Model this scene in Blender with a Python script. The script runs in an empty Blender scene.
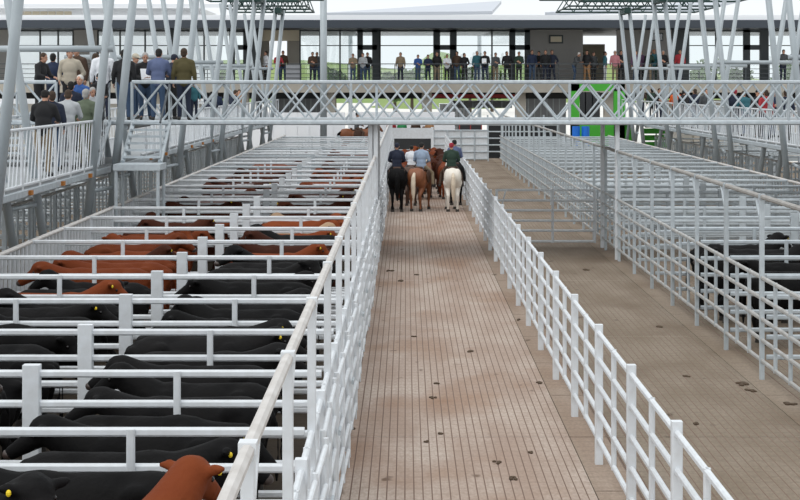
import bpy, bmesh, math, random
from mathutils import Vector, Matrix, Euler

# ------------------------------------------------------------------ camera, sky, exposure
S = bpy.context.scene
COL = S.collection
R = math.radians
F = 1600.0            # focal length in pixels of the 800x500 frame
HC = 4.4              # camera height
VX, VY = 406.0, 85.0  # vanishing point of the corridor
cam_d = bpy.data.cameras.new('camera'); cam = bpy.data.objects.new('camera', cam_d); COL.objects.link(cam)
cam.location = (0, 0, HC); cam.rotation_euler = (R(90), 0, 0)
cam_d.sensor_width = 36; cam_d.lens = F * 36 / 800
cam_d.shift_x = -(VX - 400) / 800; cam_d.shift_y = (VY - 250) / 800
cam_d.clip_end = 2000
S.camera = cam
S.view_settings.view_transform = 'Standard'; S.view_settings.look = 'None'
S.view_settings.gamma = 1; S.view_settings.use_curve_mapping = False
S.view_settings.exposure = 0.22
w = bpy.data.worlds.new('overcast'); S.world = w; w.use_nodes = True
wb = w.node_tree.nodes['Background']
wb.inputs[0].default_value = (0.93, 0.97, 1.0, 1); wb.inputs[1].default_value = .9
sd = bpy.data.lights.new('hazy_sun', 'SUN'); sun = bpy.data.objects.new('hazy_sun', sd); COL.objects.link(sun)
sd.energy = 1.2; sd.angle = R(60); sd.color = (1, .98, .95)
sun.rotation_euler = (R(24), R(-20), 0); sun.location = (0, 0, 40)

def kz(px, Z): return (px - VX) * Z / F          # pixel column -> X at depth Z
def hz(py, Z): return HC - (py - VY) * Z / F     # pixel row -> height at depth Z

# ------------------------------------------------------------------ materials
MATS = {}
def mat(name, c, rough=.6, metal=0., c2=None, scale=6., bump=0., bscale=40., amt=.5, spec=.5, rnd=0., detail=4., stretch=None):
    if name in MATS: return MATS[name]
    m = bpy.data.materials.new(name); m.use_nodes = True
    nt = m.node_tree; N = nt.nodes; L = nt.links
    b = N['Principled BSDF']
    b.inputs['Roughness'].default_value = rough; b.inputs['Metallic'].default_value = metal
    b.inputs['Specular IOR Level'].default_value = spec
    b.inputs['Base Color'].default_value = (*c, 1)
    tc = N.new('ShaderNodeTexCoord'); src = tc.outputs['Object']
    if stretch:
        mp = N.new('ShaderNodeMapping'); mp.inputs['Scale'].default_value = stretch
        L.new(src, mp.inputs[0]); src = mp.outputs[0]
    col = None
    if c2:
        nz = N.new('ShaderNodeTexNoise'); nz.inputs['Scale'].default_value = scale; nz.inputs['Detail'].default_value = detail
        L.new(src, nz.inputs['Vector'])
        rp = N.new('ShaderNodeValToRGB'); rp.color_ramp.elements[0].position = .5 - .25; rp.color_ramp.elements[1].position = .5 + .25
        rp.color_ramp.elements[0].color = (*c, 1)
        rp.color_ramp.elements[1].color = tuple(c[i] * (1 - amt) + c2[i] * amt for i in range(3)) + (1,)
        L.new(nz.outputs['Fac'], rp.inputs[0]); col = rp.outputs[0]
        L.new(col, b.inputs['Base Color'])
    if rnd:
        oi = N.new('ShaderNodeObjectInfo'); hs = N.new('ShaderNodeHueSaturation')
        mr = N.new('ShaderNodeMapRange'); mr.inputs[3].default_value = 1 - rnd; mr.inputs[4].default_value = 1 + rnd
        L.new(oi.outputs['Random'], mr.inputs[0]); L.new(mr.outputs[0], hs.inputs['Value'])
        if col: L.new(col, hs.inputs['Color'])
        else: hs.inputs['Color'].default_value = (*c, 1)
        L.new(hs.outputs[0], b.inputs['Base Color'])
    if bump:
        nb = N.new('ShaderNodeTexNoise'); nb.inputs['Scale'].default_value = bscale; nb.inputs['Detail'].default_value = 5
        L.new(src, nb.inputs['Vector'])
        bp = N.new('ShaderNodeBump'); bp.inputs['Strength'].default_value = bump; bp.inputs['Distance'].default_value = .02
        L.new(nb.outputs['Fac'], bp.inputs['Height']); L.new(bp.outputs[0], b.inputs['Normal'])
    MATS[name] = m
    return m

WHITE = mat('white_rail_paint', (.70, .735, .77), .5, c2=(.47, .47, .46), scale=9, amt=.45, rnd=.06)
GALV = mat('galvanised_rail', (.51, .56, .59), .45, .12, c2=(.34, .38, .41), scale=7, amt=.7, rnd=.1)
TUBE = mat('grey_column_paint', (.40, .445, .47), .45, .1, c2=(.29, .33, .355), scale=2, amt=.5)
DUSTY = mat('dusty_top_rail', (.62, .60, .58), .75, c2=(.40, .37, .34), scale=5, amt=.7, bump=.1)
DUSTD = mat('dusty_grey_rail', (.36, .35, .33), .75, c2=(.24, .22, .20), scale=5, amt=.7, bump=.1)
DUSTR = mat('dusty_rail_light', (.48, .48, .47), .7, c2=(.28, .27, .25), scale=4, amt=.8)
DGREEN = mat('dark_green_truss', (.015, .045, .04), .5, .2)
RUST = mat('rusty_bracket', (.45, .17, .03), .8, c2=(.3, .12, .03), scale=20)
DECK = mat('steel_deck', (.32, .34, .35), .6, .3, c2=(.22, .23, .24), scale=3)
CONC = mat('slab_concrete', (.40, .37, .32), .9, c2=(.30, .27, .23), scale=1.5, bump=.2)
PALE = mat('pale_yard', (.78, .76, .72), .95, c2=(.62, .60, .55), scale=.2, amt=.5)
FASC = mat('dark_fascia', (.035, .045, .06), .5)
ROOFW = mat('white_roof', (.85, .87, .9), .5)
ROOFG = mat('grey_metal_roof', (.55, .58, .63), .45, .2)
WALLG = mat('grey_wall', (.30, .29, .275), .9, c2=(.26, .25, .24), scale=.8)
MULL = mat('dark_mullion', (.04, .05, .055), .5)
CREAM = mat('cream_wall', (.62, .55, .42), .9)
GREENP = mat('green_paint', (.06, .42, .03), .45, c2=(.05, .34, .03), scale=2)
REDP = mat('red_paint', (.35, .04, .04), .6)
YELP = mat('yellow_paint', (.8, .75, .1), .5)
BLUEP = mat('blue_plastic', (.01, .16, .65), .4)
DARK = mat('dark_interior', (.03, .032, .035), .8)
GREYP = mat('grey_panel', (.27, .28, .30), .6)
RAILD = mat('dark_balcony_rail', (.07, .08, .09), .5, .3)
HILL = mat('hill_grass', (.16, .26, .07), .95, c2=(.30, .36, .14), scale=.03, amt=.8)
LEAF = mat('tree_leaf', (.07, .14, .03), .8, c2=(.14, .22, .06), scale=.8)
BARK = mat('bark', (.08, .06, .04), .9)
TAGY = mat('yellow_tag', (.85, .62, .02), .5)
DUNG = mat('dung', (.06, .036, .02), .9, c2=(.10, .065, .035), scale=30, bump=.5)
PAPER = mat('white_paper', (.85, .87, .9), .8)
GLASS = bpy.data.materials.new('window_glass'); GLASS.use_nodes = True
_n = GLASS.node_tree.nodes; _l = GLASS.node_tree.links
for x in list(_n): _n.remove(x)
_o = _n.new('ShaderNodeOutputMaterial'); _m = _n.new('ShaderNodeMixShader'); _t = _n.new('ShaderNodeBsdfTransparent'); _g = _n.new('ShaderNodeBsdfGlossy')
_t.inputs[0].default_value = (.97, 1, 1, 1); _g.inputs['Roughness'].default_value = .02; _m.inputs[0].default_value = .15
_l.new(_t.outputs[0], _m.inputs[1]); _l.new(_g.outputs[0], _m.inputs[2]); _l.new(_m.outputs[0], _o.inputs[0])

def floor_mat(name, c, c2, stain):
    m = bpy.data.materials.new(name); m.use_nodes = True
    nt = m.node_tree; N = nt.nodes; L = nt.links; b = N['Principled BSDF']; b.inputs['Roughness'].default_value = .9
    b.inputs['Specular IOR Level'].default_value = .25
    g = N.new('ShaderNodeNewGeometry')
    def noise(s, d, stretch=(1, 1, 1)):
        mp = N.new('ShaderNodeMapping'); mp.inputs['Scale'].default_value = stretch
        L.new(g.outputs['Position'], mp.inputs[0])
        n = N.new('ShaderNodeTexNoise'); n.inputs['Scale'].default_value = s; n.inputs['Detail'].default_value = d
        L.new(mp.outputs[0], n.inputs['Vector']); return n.outputs['Fac']
    def ramp(f, a, bb, ca, cb):
        r = N.new('ShaderNodeValToRGB'); r.color_ramp.elements[0].position = a; r.color_ramp.elements[1].position = bb
        r.color_ramp.elements[0].color = (*ca, 1); r.color_ramp.elements[1].color = (*cb, 1); L.new(f, r.inputs[0]); return r.outputs[0]
    def mix(f, a, bb):
        x = N.new('ShaderNodeMix'); x.data_type = 'RGBA'
        L.new(f, x.inputs[0])
        L.new(a, x.inputs[6])
        if isinstance(bb, tuple): x.inputs[7].default_value = (*bb, 1)
        else: L.new(bb, x.inputs[7])
        return x.outputs[2]
    base = ramp(noise(.9, 6, (1.4, .45, 1)), .36, .64, c, c2)
    fine = ramp(noise(26, 3, (1, .5, 1)), .3, .75, (0, 0, 0), (1, 1, 1))
    fm = N.new('ShaderNodeMath'); fm.operation = 'MULTIPLY'; fm.inputs[1].default_value = .55; L.new(fine, fm.inputs[0])
    base = mix(fm.outputs[0], base, tuple(v * .62 for v in c))
    st = ramp(noise(.5, 6, (1, .7, 1)), .52, .72, (0, 0, 0), (1, 1, 1))
    sm = N.new('ShaderNodeMath'); sm.operation = 'MULTIPLY'; sm.inputs[1].default_value = .7; L.new(st, sm.inputs[0])
    base = mix(sm.outputs[0], base, stain)
    sp = ramp(noise(3.2, 2, (1, .55, 1)), .69, .76, (0, 0, 0), (1, 1, 1))
    spm = N.new('ShaderNodeMath'); spm.operation = 'MULTIPLY'; spm.inputs[1].default_value = .75; L.new(sp, spm.inputs[0])
    base = mix(spm.outputs[0], base, tuple(v * .35 for v in stain))
    wv = N.new('ShaderNodeTexWave'); wv.wave_type = 'BANDS'; wv.bands_direction = 'Y'; wv.inputs['Scale'].default_value = 1.25
    wv.inputs['Distortion'].default_value = 1.6; wv.inputs['Detail'].default_value = 3; wv.inputs['Detail Scale'].default_value = 6
    L.new(g.outputs['Position'], wv.inputs['Vector'])
    tr = ramp(wv.outputs['Fac'], .82, .98, (0, 0, 0), (1, 1, 1))
    tm = N.new('ShaderNodeMath'); tm.operation = 'MULTIPLY'; tm.inputs[1].default_value = .17; L.new(tr, tm.inputs[0])
    base = mix(tm.outputs[0], base, tuple(v * .5 for v in c))
    L.new(base, b.inputs['Base Color'])
    nb = noise(45, 4)
    bp = N.new('ShaderNodeBump'); bp.inputs['Strength'].default_value = .25; bp.inputs['Distance'].default_value = .01
    L.new(nb, bp.inputs['Height']); L.new(bp.outputs[0], b.inputs['Normal'])
    return m
FLOORA = floor_mat('grooved_pinkish_concrete', (.37, .275, .22), (.50, .415, .355), (.24, .125, .065))
FLOORB = floor_mat('grooved_brown_concrete', (.21, .165, .12), (.28, .23, .18), (.12, .085, .055))
FLOORE = floor_mat('smooth_reddish_edge', (.30, .22, .165), (.37, .29, .23), (.22, .13, .08))
FLOORB2 = floor_mat('smooth_brown_edge', (.25, .195, .145), (.31, .25, .195), (.15, .10, .065))
FLOORD = floor_mat('shaded_manure_concrete', (.06, .045, .032), (.09, .07, .05), (.03, .022, .016))  # manure-brown pen floor, made darker to paint in shade between the cattle
GROOVE = mat('groove_dirt', (.22, .15, .115), .95)

# ------------------------------------------------------------------ mesh helpers
class MB:
    def __init__(s): s.v = []; s.f = []; s.mi = []
    def add(s, vs, fs, mi=0):
        o = len(s.v); s.v += [tuple(v) for v in vs]; s.f += [tuple(i + o for i in f) for f in fs]; s.mi += [mi] * len(fs)
    def box(s, x0, x1, y0, y1, z0, z1, mi=0):
        s.add([(x0, y0, z0), (x1, y0, z0), (x1, y1, z0), (x0, y1, z0), (x0, y0, z1), (x1, y0, z1), (x1, y1, z1), (x0, y1, z1)],
              [(0, 3, 2, 1), (4, 5, 6, 7), (0, 1, 5, 4), (1, 2, 6, 5), (2, 3, 7, 6), (3, 0, 4, 7)], mi)
    def tube(s, a, b, r0, r1=None, n=8, mi=0, cap=True):
        r1 = r0 if r1 is None else r1
        a = Vector(a); b = Vector(b); d = (b - a).normalized()
        u = d.cross(Vector((0, 0, 1)))
        if u.length < 1e-3: u = Vector((1, 0, 0))
        u.normalize(); w_ = d.cross(u)
        vs = []
        for p, r in ((a, r0), (b, r1)):
            for i in range(n):
                t = 2 * math.pi * (i + .5) / n
                vs.append(p + (u * math.cos(t) + w_ * math.sin(t)) * r)
        fs = [(i, (i + 1) % n, n + (i + 1) % n, n + i) for i in range(n)]
        if cap: fs += [tuple(range(n - 1, -1, -1)), tuple(range(n, 2 * n))]
        s.add(vs, fs, mi)
    def ball(s, c, r, rot=None, seg=14, rings=9, mi=0):
        if isinstance(r, (int, float)): r = (r, r, r)
        M = rot.to_matrix() if rot else Matrix.Identity(3); c = Vector(c)
        vs = [c + M @ Vector((0, 0, r[2]))]
        for j in range(1, rings):
            p = math.pi * j / rings
            for i in range(seg):
                t = 2 * math.pi * i / seg
                vs.append(c + M @ Vector((r[0] * math.sin(p) * math.cos(t), r[1] * math.sin(p) * math.sin(t), r[2] * math.cos(p))))
        vs.append(c + M @ Vector((0, 0, -r[2])))
        fs = [(0, 1 + i, 1 + (i + 1) % seg) for i in range(seg)]
        for j in range(rings - 2):
            for i in range(seg):
                a = 1 + j * seg + i; b = 1 + j * seg + (i + 1) % seg
                fs.append((a, a + seg, b + seg, b))
        e = len(vs) - 1; o = 1 + (rings - 2) * seg
        fs += [(e, o + (i + 1) % seg, o + i) for i in range(seg)]
        s.add(vs, fs, mi)
    def cap(s, a, ra, b, rb, n=12):
        s.tube(a, b, ra, rb, n); s.ball(a, ra, seg=n, rings=7); s.ball(b, rb, seg=n, rings=7)
    def chain(s, pts, n=12):
        for (a, ra), (b, rb) in zip(pts[:-1], pts[1:]): s.cap(a, ra, b, rb, n)
    def mesh(s, name, *mats, smooth=False):
        me = bpy.data.meshes.new(name); me.from_pydata(s.v, [], s.f)
        for m in mats: me.materials.append(m)
        if any(s.mi): me.polygons.foreach_set('material_index', s.mi)
        if smooth: me.polygons.foreach_set('use_smooth', [True] * len(s.f))
        me.update(); return me

def link(name, me, parent=None, loc=(0, 0, 0), rot=(0, 0, 0), scale=None):
    o = bpy.data.objects.new(name, me); COL.objects.link(o); o.parent = parent
    o.location = loc; o.rotation_euler = rot
    if scale: o.scale = scale
    return o
def thing(name, label, cat, loc=(0, 0, 0), rotz=0, group=None):
    o = link(name, None, None, loc, (0, 0, rotz)); o['label'] = label; o['category'] = cat
    if group: o['group'] = group
    o.empty_display_size = .1
    return o
def tag(o, label, cat, group=None):
    o['label'] = label; o['category'] = cat
    if group: o['group'] = group
    return o
def struct(o): o['kind'] = 'structure'; return o
def setmat(o, m, slot=0):
    o.material_slots[slot].link = 'OBJECT'; o.material_slots[slot].material = m
ORD = ['nearest', 'second', 'third', 'fourth', 'fifth', 'sixth', 'seventh', 'eighth', 'ninth', 'tenth', 'eleventh', 'twelfth', 'thirteenth', 'fourteenth',
       'fifteenth', 'sixteenth', 'seventeenth', 'eighteenth', 'nineteenth', 'twentieth', 'twenty-first', 'twenty-second', 'twenty-third', 'twenty-fourth',
       'twenty-fifth', 'twenty-sixth', 'twenty-seventh', 'twenty-eighth', 'twenty-ninth', 'thirtieth', 'thirty-first', 'thirty-second', 'thirty-third']
CACHE = {}
def bar_mesh(axis, L, w_, h, m, round_=True):
    """a steel bar along one axis starting at the origin, with softened edges"""
    key = (axis, round(L, 4), w_, h, m.name, round_)
    if key in CACHE: return CACHE[key]
    b = MB(); c = min(w_, h) * (.29 if round_ else .1); a = w_ / 2; d = h / 2
    prof = [(-a + c, -d), (a - c, -d), (a, -d + c), (a, d - c), (a - c, d), (-a + c, d), (-a, d - c), (-a, -d + c)]
    def P(u, v, t): return {'x': (t, -u, v), 'y': (u, t, v), 'z': (u, v, t)}[axis]
    vs = [P(u, v, 0) for u, v in prof] + [P(u, v, L) for u, v in prof]
    fs = [(i, (i + 1) % 8, 8 + (i + 1) % 8, 8 + i) for i in range(8)] + [tuple(range(7, -1, -1)), tuple(range(8, 16))]
    b.add(vs, fs)
    me = b.mesh('bar', m)
    bm = bmesh.new(); bm.from_mesh(me); bmesh.ops.recalc_face_normals(bm, faces=bm.faces); bm.to_mesh(me); bm.free()
    CACHE[key] = me
    return me

# ------------------------------------------------------------------ grid of the pens
STEP = 2.67
def ZN(n): return 7.9 + STEP * n
NFAR = 31                      # last cross fence
XL, XR, XT = -0.78, 2.24, 5.32 # corridor left fence, corridor right fence, right alley fence
XPL, XPR = -6.86, 11.47        # outer edges of the pens
ZEND = ZN(NFAR)

# ------------------------------------------------------------------ ground and floors
b = MB(); b.box(-400, 400, -5, 700, -.6, -.14)
struct(link('ground', b.mesh('ground', PALE)))
fl = link('floor', None); struct(fl)
def slab(x0, x1, y0, y1, m, pitch=None, name='slab'):
    b = MB(); g = .013; d = .008
    if not pitch: b.box(x0, x1, y0, y1, -.14, 0)
    else:
        n = max(1, round((x1 - x0) / pitch)); p = (x1 - x0) / n
        prof = []
        for i in range(n):
            a = x0 + i * p
            prof += [(a, -d, 0), (a + g * .35, -d, 1), (a + g, 0, 1), (a + p - .001, 0, 0), (a + p, -d, 1)] if i == 0 else [(a + g * .35, -d, 1), (a + g, 0, 1), (a + p - .001, 0, 0), (a + p, -d, 1)]
        vs = []; fs = []; mi = []
        for (u, v, q) in prof: vs += [(u, y0, v), (u, y1, v)]
        for i in range(len(prof) - 1):
            fs.append((2 * i, 2 * i + 2, 2 * i + 3, 2 * i + 1))
        o = len(vs); vs += [(x0, y0, -.14), (x1, y0, -.14), (x1, y1, -.14), (x0, y1, -.14)]
        fs += [(o, o + 1, len(prof) * 2 - 2, 0), (o + 2, o + 3, 1, len(prof) * 2 - 1)]
        for f in fs:
            zz = [vs[i][2] for i in f]
            mi.append(1 if (len(f) == 4 and min(zz) > -.1 and (min(zz) < -.005)) else 0)
        b.v = vs; b.f = fs; b.mi = mi
    return link(name, b.mesh(name, m, GROOVE), fl)
SL = 8.01
y = 4.0
while y < 101:
    y1 = min(y + SL, 101)
    slab(-.9, 2.04, y, y1 - .008, FLOORA, .097)
    slab(2.52, 5.08, y, y1 - .008, FLOORB, .11)
    slab(5.50, 11.3, y, y1 - .02, FLOORB, .12)
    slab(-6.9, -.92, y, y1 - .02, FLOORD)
    slab(-16, -6.92, y, y1 - .02, FLOORB)
    slab(11.32, 22, y, y1 - .02, FLOORB)
    y = y1
yy = 4.0
while yy < 100:
    slab(2.05, 2.51, yy, yy + STEP - .03, FLOORE, name='edge_slab')
    slab(5.09, 5.49, yy, yy + STEP - .015, FLOORB2, name='edge_slab')
    yy += STEP

# ------------------------------------------------------------------ pen cross fences
RZ = (1.53, 1.23, .93, .63, .33)
def cross_fence(x0, x1, Z, m, label, group, mids, small, near=True, name='cross_fence'):
    t = thing(name, label, 'fence', (x0, Z, 0), 0, group)
    L = x1 - x0
    for z in RZ: link('rail', bar_mesh('x', L, .06, .075, m), t, (0, 0, z))
    for xm in mids: link('post', bar_mesh('z', 1.62, .17, .12, m, False), t, (xm - x0, 0, 0))
    for xs in small: link('picket', bar_mesh('z', 1.36, .07, .05, m), t, (xs - x0, -.045, .2))
    return t
XM = -3.72
for n in range(2, NFAR):
    Z = ZN(n)
    cross_fence(XPL + .06, XL - .06, Z, WHITE if n < 16 else (WHITE if n % 3 else GALV), f'white steel cross fence, {ORD[n-2]} from the camera, across the left pens', 'cross fences of the left pens',
                (XM,), (XM - 1.45, XM + 1.45))
XMR = (XPR + XT) / 2
for n in range(5, NFAR):
    cross_fence(XT + .07, XPR - .06, ZN(n), GALV, f'grey steel cross fence, {ORD[n-5]} from the camera, across the right pens', 'cross fences of the right pens',
                (XMR,), (XMR - 1.45, XMR + 1.45))
for n in range(11, NFAR, 1):
    cross_fence(-15.6, -9.5, ZN(n), GALV, f'grey cross fence, {ORD[n-11]} from the camera, beyond the left walkway', 'cross fences beyond the left walkway', (-12.6,), (-14, -11))
for n in range(17, NFAR, 2):
    cross_fence(14.2, 20.2, ZN(n), GALV, f'grey cross fence, {ORD[(n-17)//2]} from the camera, beyond the right walkway', 'cross fences beyond the right walkway', (17.2,), (15.7, 18.7))

# ------------------------------------------------------------------ lengthwise fences
def long_fence(name, X, za, zb, m, label, rails, posts, thin, upper=None, um=None, tall=None, brace=0, rm=None):
    rm = rm or m
    t = thing(name, label, 'fence', (X, za, 0))
    for z in rails:
        a = za
        while a < zb - .1:                     # each rail length spans four bays
            e = min(a + 4 * STEP, zb)
            link('rail', bar_mesh('y', e - a, .05, .06, rm), t, (0, a - za, z)); a = e
    for z_ in posts: link('post', bar_mesh('z', 1.62, .09, .09, m, False), t, (0, z_ - za, 0))
    for z_ in thin: link('picket', bar_mesh('z', 1.30, .055, .055, m), t, (.0, z_ - za, .25))
    if upper:
        a = za
        while a < zb - .1:
            e = min(a + 4 * STEP, zb)
            link('top_rail', bar_mesh('y', e - a, .07, .07, um), t, (0, a - za, upper)); a = e
        for z_ in tall:
            link('tall_post', bar_mesh('z', upper, .07, .07, m, False), t, (0, z_ - za, 0))
            bb = CACHE.get(('brace', brace, m.name))
            if not bb:
                k = MB(); k.tube((0, 0, upper - .42), (0, .38, upper - .03), .03, n=6)
                k.box(-.045, .045, -.05, .05, upper - .04, upper + .042)
                bb = CACHE[('brace', brace, m.name)] = k.mesh('brace', m)
            link('brace', bb, t, (0, z_ - za, 0))
    return t
R5 = (1.52, 1.21, .90, .59, .28)
gridZ = [ZN(n) for n in range(0, NFAR + 1)]
long_fence('corridor_fence', XR, ZN(0), ZEND, WHITE, 'low white steel fence on the right side of the central corridor', R5,
           [ZN(n) for n in range(0, NFAR + 1)], [ZN(n + .5) for n in range(0, NFAR)])
long_fence('corridor_fence', XL, 4.2, ZEND, WHITE, 'tall white fence with raised top rail between corridor and left pens', R5,
           [ZN(n + .5) for n in range(0, NFAR)], [ZN(n + .25) for n in range(0, NFAR)] + [ZN(n + .75) for n in range(0, NFAR)], 2.60, DUSTY, [ZN(n) for n in range(-1, NFAR)])
long_fence('alley_fence', XT, ZN(4), ZEND, GALV, 'tall galvanised fence with raised top rail beside the right alley', R5,
           [], [ZN(n + .33) for n in range(4, NFAR)] + [ZN(n + .67) for n in range(4, NFAR)], 2.73, DUSTD, [ZN(n) for n in range(4, NFAR)], rm=DUSTR)
# swing gates on the corridor side of each left pen
for n in range(1, NFAR - 1):
    t = thing('pen_gate', f'white tubular swing gate of the {ORD[n-1]} left pen from the camera', 'gate', (XL + .085, ZN(n) + .12, 0), 0, 'swing gates of the left pens')
    random.seed(n)
    t.rotation_euler.z = R(random.uniform(-1.2, .2))
    L = STEP - .3
    for z in (1.45, 1.13, .81, .49, .2): link('rail', bar_mesh('y', L, .04, .045, WHITE), t, (0, 0, z))
    for s in (0, L * .5, L): link('stile', bar_mesh('z', 1.4, .045, .045, WHITE), t, (0, s, .12))
    link('drop_bolt', bar_mesh('z', .9, .025, .025, WHITE), t, (0, L, 0))
    link('latch', bar_mesh('y', .22, .03, .05, GALV), t, (.05, L - .1, 1.0))

def baluster_fence(X, za, zb, m, label, sp):
    t = thing('baluster_fence', label, 'fence', (X, za, 0))
    a = za
    while a < zb - .1:
        e = min(a + 4 * STEP, zb)
        link('top_rail', bar_mesh('y', e - a, .10, .06, DUSTY), t, (0, a - za, 1.53))
        link('bottom_rail', bar_mesh('y', e - a, .06, .06, m), t, (0, a - za, .2)); a = e
    nb = int((zb - za) / sp)
    for i in range(nb):
        link('baluster', bar_mesh('z', 1.3, .06, .05, m), t, (0, i * sp + .1, .2))
    n = 0
    while ZN(n) < za: n += 1
    while ZN(n) < zb:
        link('post', bar_mesh('z', 1.56, .11, .11, m, False), t, (0, ZN(n) - za, 0)); n += 1
    return t
baluster_fence(XPL, 15, ZEND, WHITE, 'white vertical-bar fence closing the outer side of the left pens', .30)
baluster_fence(XPR, 29, ZEND, GALV, 'grey vertical-bar fence closing the outer side of the right pens', .4)
baluster_fence(-9.35, 30, ZEND, GALV, 'grey vertical-bar fence under the left walkway, beyond the side alley', .6)
baluster_fence(14.0, 40, ZEND, GALV, 'grey vertical-bar fence under the right walkway, beyond the side alley', .6)

# gate across the right alley
t = thing('alley_gate', 'five-bar galvanised gate closed across the right alley', 'gate', (2.46, 43.4, 0))
GL = 2.66; GALV_ = GALV; GALV = WHITE
for z in (1.55, 1.27, 1.0, .72, .45, .16): link('rail', bar_mesh('x', GL, .06, .065, GALV), t, (0, 0, z))
for s in (0, GL * .57, GL): link('stile', bar_mesh('z', 1.45, .07, .06, GALV), t, (s, -.01, .12))
link('brace', bar_mesh('z', 1.5, .04, .04, GALV), t, (-.12, -.05, .1), (0, R(14), 0)); GALV = GALV_

# end gates
def sheet_gate(x0, x1, Z, z0, z1, rows, label, m=WHITE):
    t = thing('sheet_gate', label, 'gate', (x0, Z, 0))
    n = 4; p = (x1 - x0) / n
    for i in range(n):
        for j in range(rows):
            h = (z1 - z0) / rows
            b = MB(); b.box(.03, p - .03, .03, .05, .02, h - .02); link('panel', b.mesh('panel', m), t, (i * p, 0, z0 + j * h))
    for j in range(rows + 1): link('rail', bar_mesh('x', x1 - x0, .06, .07, GALV), t, (0, 0, z0 + (z1 - z0) * j / rows))
    for i in range(n + 1): link('stile', bar_mesh('z', z1, .07, .07, GALV), t, (i * p, -.04, 0))
sheet_gate(1.6, 4.75, 92.5, .12, 1.78, 4, 'white sheet-metal gate closing the far end of the right alley')
t = thing('crush_gate', 'white overhead gate beam at the far end of the corridor', 'gate', (-1.0, 91.2, 0))
b = MB(); b.box(0, 2.5, -.08, .08, 1.35, 1.95); link('header_panel', b.mesh('header_panel', WHITE), t)
for s in (0, 2.5): link('post', bar_mesh('z', 2.0, .15, .15, WHITE, False), t, (s, 0, 0))
for z in (.3, .7): link('rail', bar_mesh('x', 2.5, .05, .05, GALV), t, (0, .1, z))
b = MB(); b.box(-.9, 1.5, 0, .3, 0, 1.32)  # dark board added to stand for the shade below the gate beam
tag(link('shade_backing_board', b.mesh('board', DARK), None, (.2, 93.4, 0)), 'dark board added as the shade under the overhead corridor gate', 'shade board')

# ------------------------------------------------------------------ hourglass column clusters
def tube_mesh(a, b, r, name, m, n=14):
    k = MB(); k.tube(a, b, r, n=n)
    me = k.mesh(name, m); me.polygons.foreach_set('use_smooth', [len(p.vertices) == 4 for p in me.polygons]); return me
def station(X, Z, side, i, top, canopy):
    sname = 'left' if side < 0 else 'right'
    wz = 3.4; s = -side                        # s: direction of the corridor
    for pair in (0, 1):
        lean = s * .105 if pair == 0 else -s * .15
        xo_, zo_, r_ = (0, 0, .1) if pair == 0 else (side * .95, 5.8, .088)
        t = thing('column_pair', f'pair of grey tubes leaning {"over the pens" if pair == 0 else "outward"}, {ORD[i]} along the {sname} walkway', 'column', (X + xo_, Z + zo_, 0), 0, f'columns beside the {sname} walkway')
        for dy, dx in ((-.75, -.17), (.75, .17)):
            dx = -dx if side > 0 else dx
            a = (dx * .8 - lean * wz, dy, 0); e = (dx * .8 + lean * (top - wz), dy, top)
            link('column_tube', tube_mesh(a, e, r_, 'tube', TUBE), t)
            k = MB(); k.tube((a[0], dy, 0), (a[0], dy, .05), .19, n=12); link('base_plate', k.mesh('plate', GALV), t)
        zt = 5.25
        if pair == 0:
            link('tie_pipe', tube_mesh((s * .25, -.75, zt), (-s * 3.3, -.75, zt), .075, 'tie', TUBE), t)
        link('tie_pipe', tube_mesh((lean * (1.9 - wz) - .1, -.75, 1.9), (lean * (1.9 - wz) + .1, .75, 1.9), .05, 'tie', TUBE), t)
        if canopy and pair == 0:
            b = MB(); w1 = 4.6 if side > 0 else 2.6; l1 = 4.2
            for zz in (top, top + .7):
                q = 1 if zz > top else .82
                for yo in (-l1 * q, 0, l1 * q): b.tube((-w1 * q, yo, zz), (w1 * q, yo, zz), .045, n=6)
                for xo in (-w1 * q, 0, w1 * q): b.tube((xo, -l1 * q, zz), (xo, l1 * q, zz), .045, n=6)
            for yo in (-l1 * .82, 0, l1 * .82):
                for j in range(8):
                    xa = -w1 * .82 + j * w1 * .205; b.tube((xa, yo, top), (xa + w1 * .1, yo * 1.1, top + .7), .03, n=5); b.tube((xa + w1 * .1, yo * 1.1, top + .7), (xa + w1 * .205, yo, top), .03, n=5)
            link('canopy_truss', b.mesh('canopy_truss', DGREEN), t)
            b = MB(); b.box(-.16, .16, -1.2, 1.2, top - .25, top + .05); link('truss_shoe', b.mesh('shoe', DGREEN), t, (lean * (top - wz), 0, 0))
ST = [27.0 + 11.3 * i for i in range(6)]
for i, Z in enumerate(ST): station(-7.12, Z, -1, i, 8.35 if i > 2 else 9.5, i > 2)
for i, Z in enumerate(ST[1:]): station(11.93, Z, 1, i, 8.35 if i > 1 else 9.5, i > 1)
# slim roof column by the pens' far end
t = thing('roof_column', 'single tall round grey column rising behind the far left pens', 'column', (kz(323.5, 93), 93, 0))
link('shaft', tube_mesh((0, 0, 0), (0, 0, 11), .2, 'shaft', TUBE), t)
k = MB(); k.tube((0, 0, 0), (0, 0, .06), .38, n=16); link('base_plate', k.mesh('plate', GALV), t)

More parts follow.
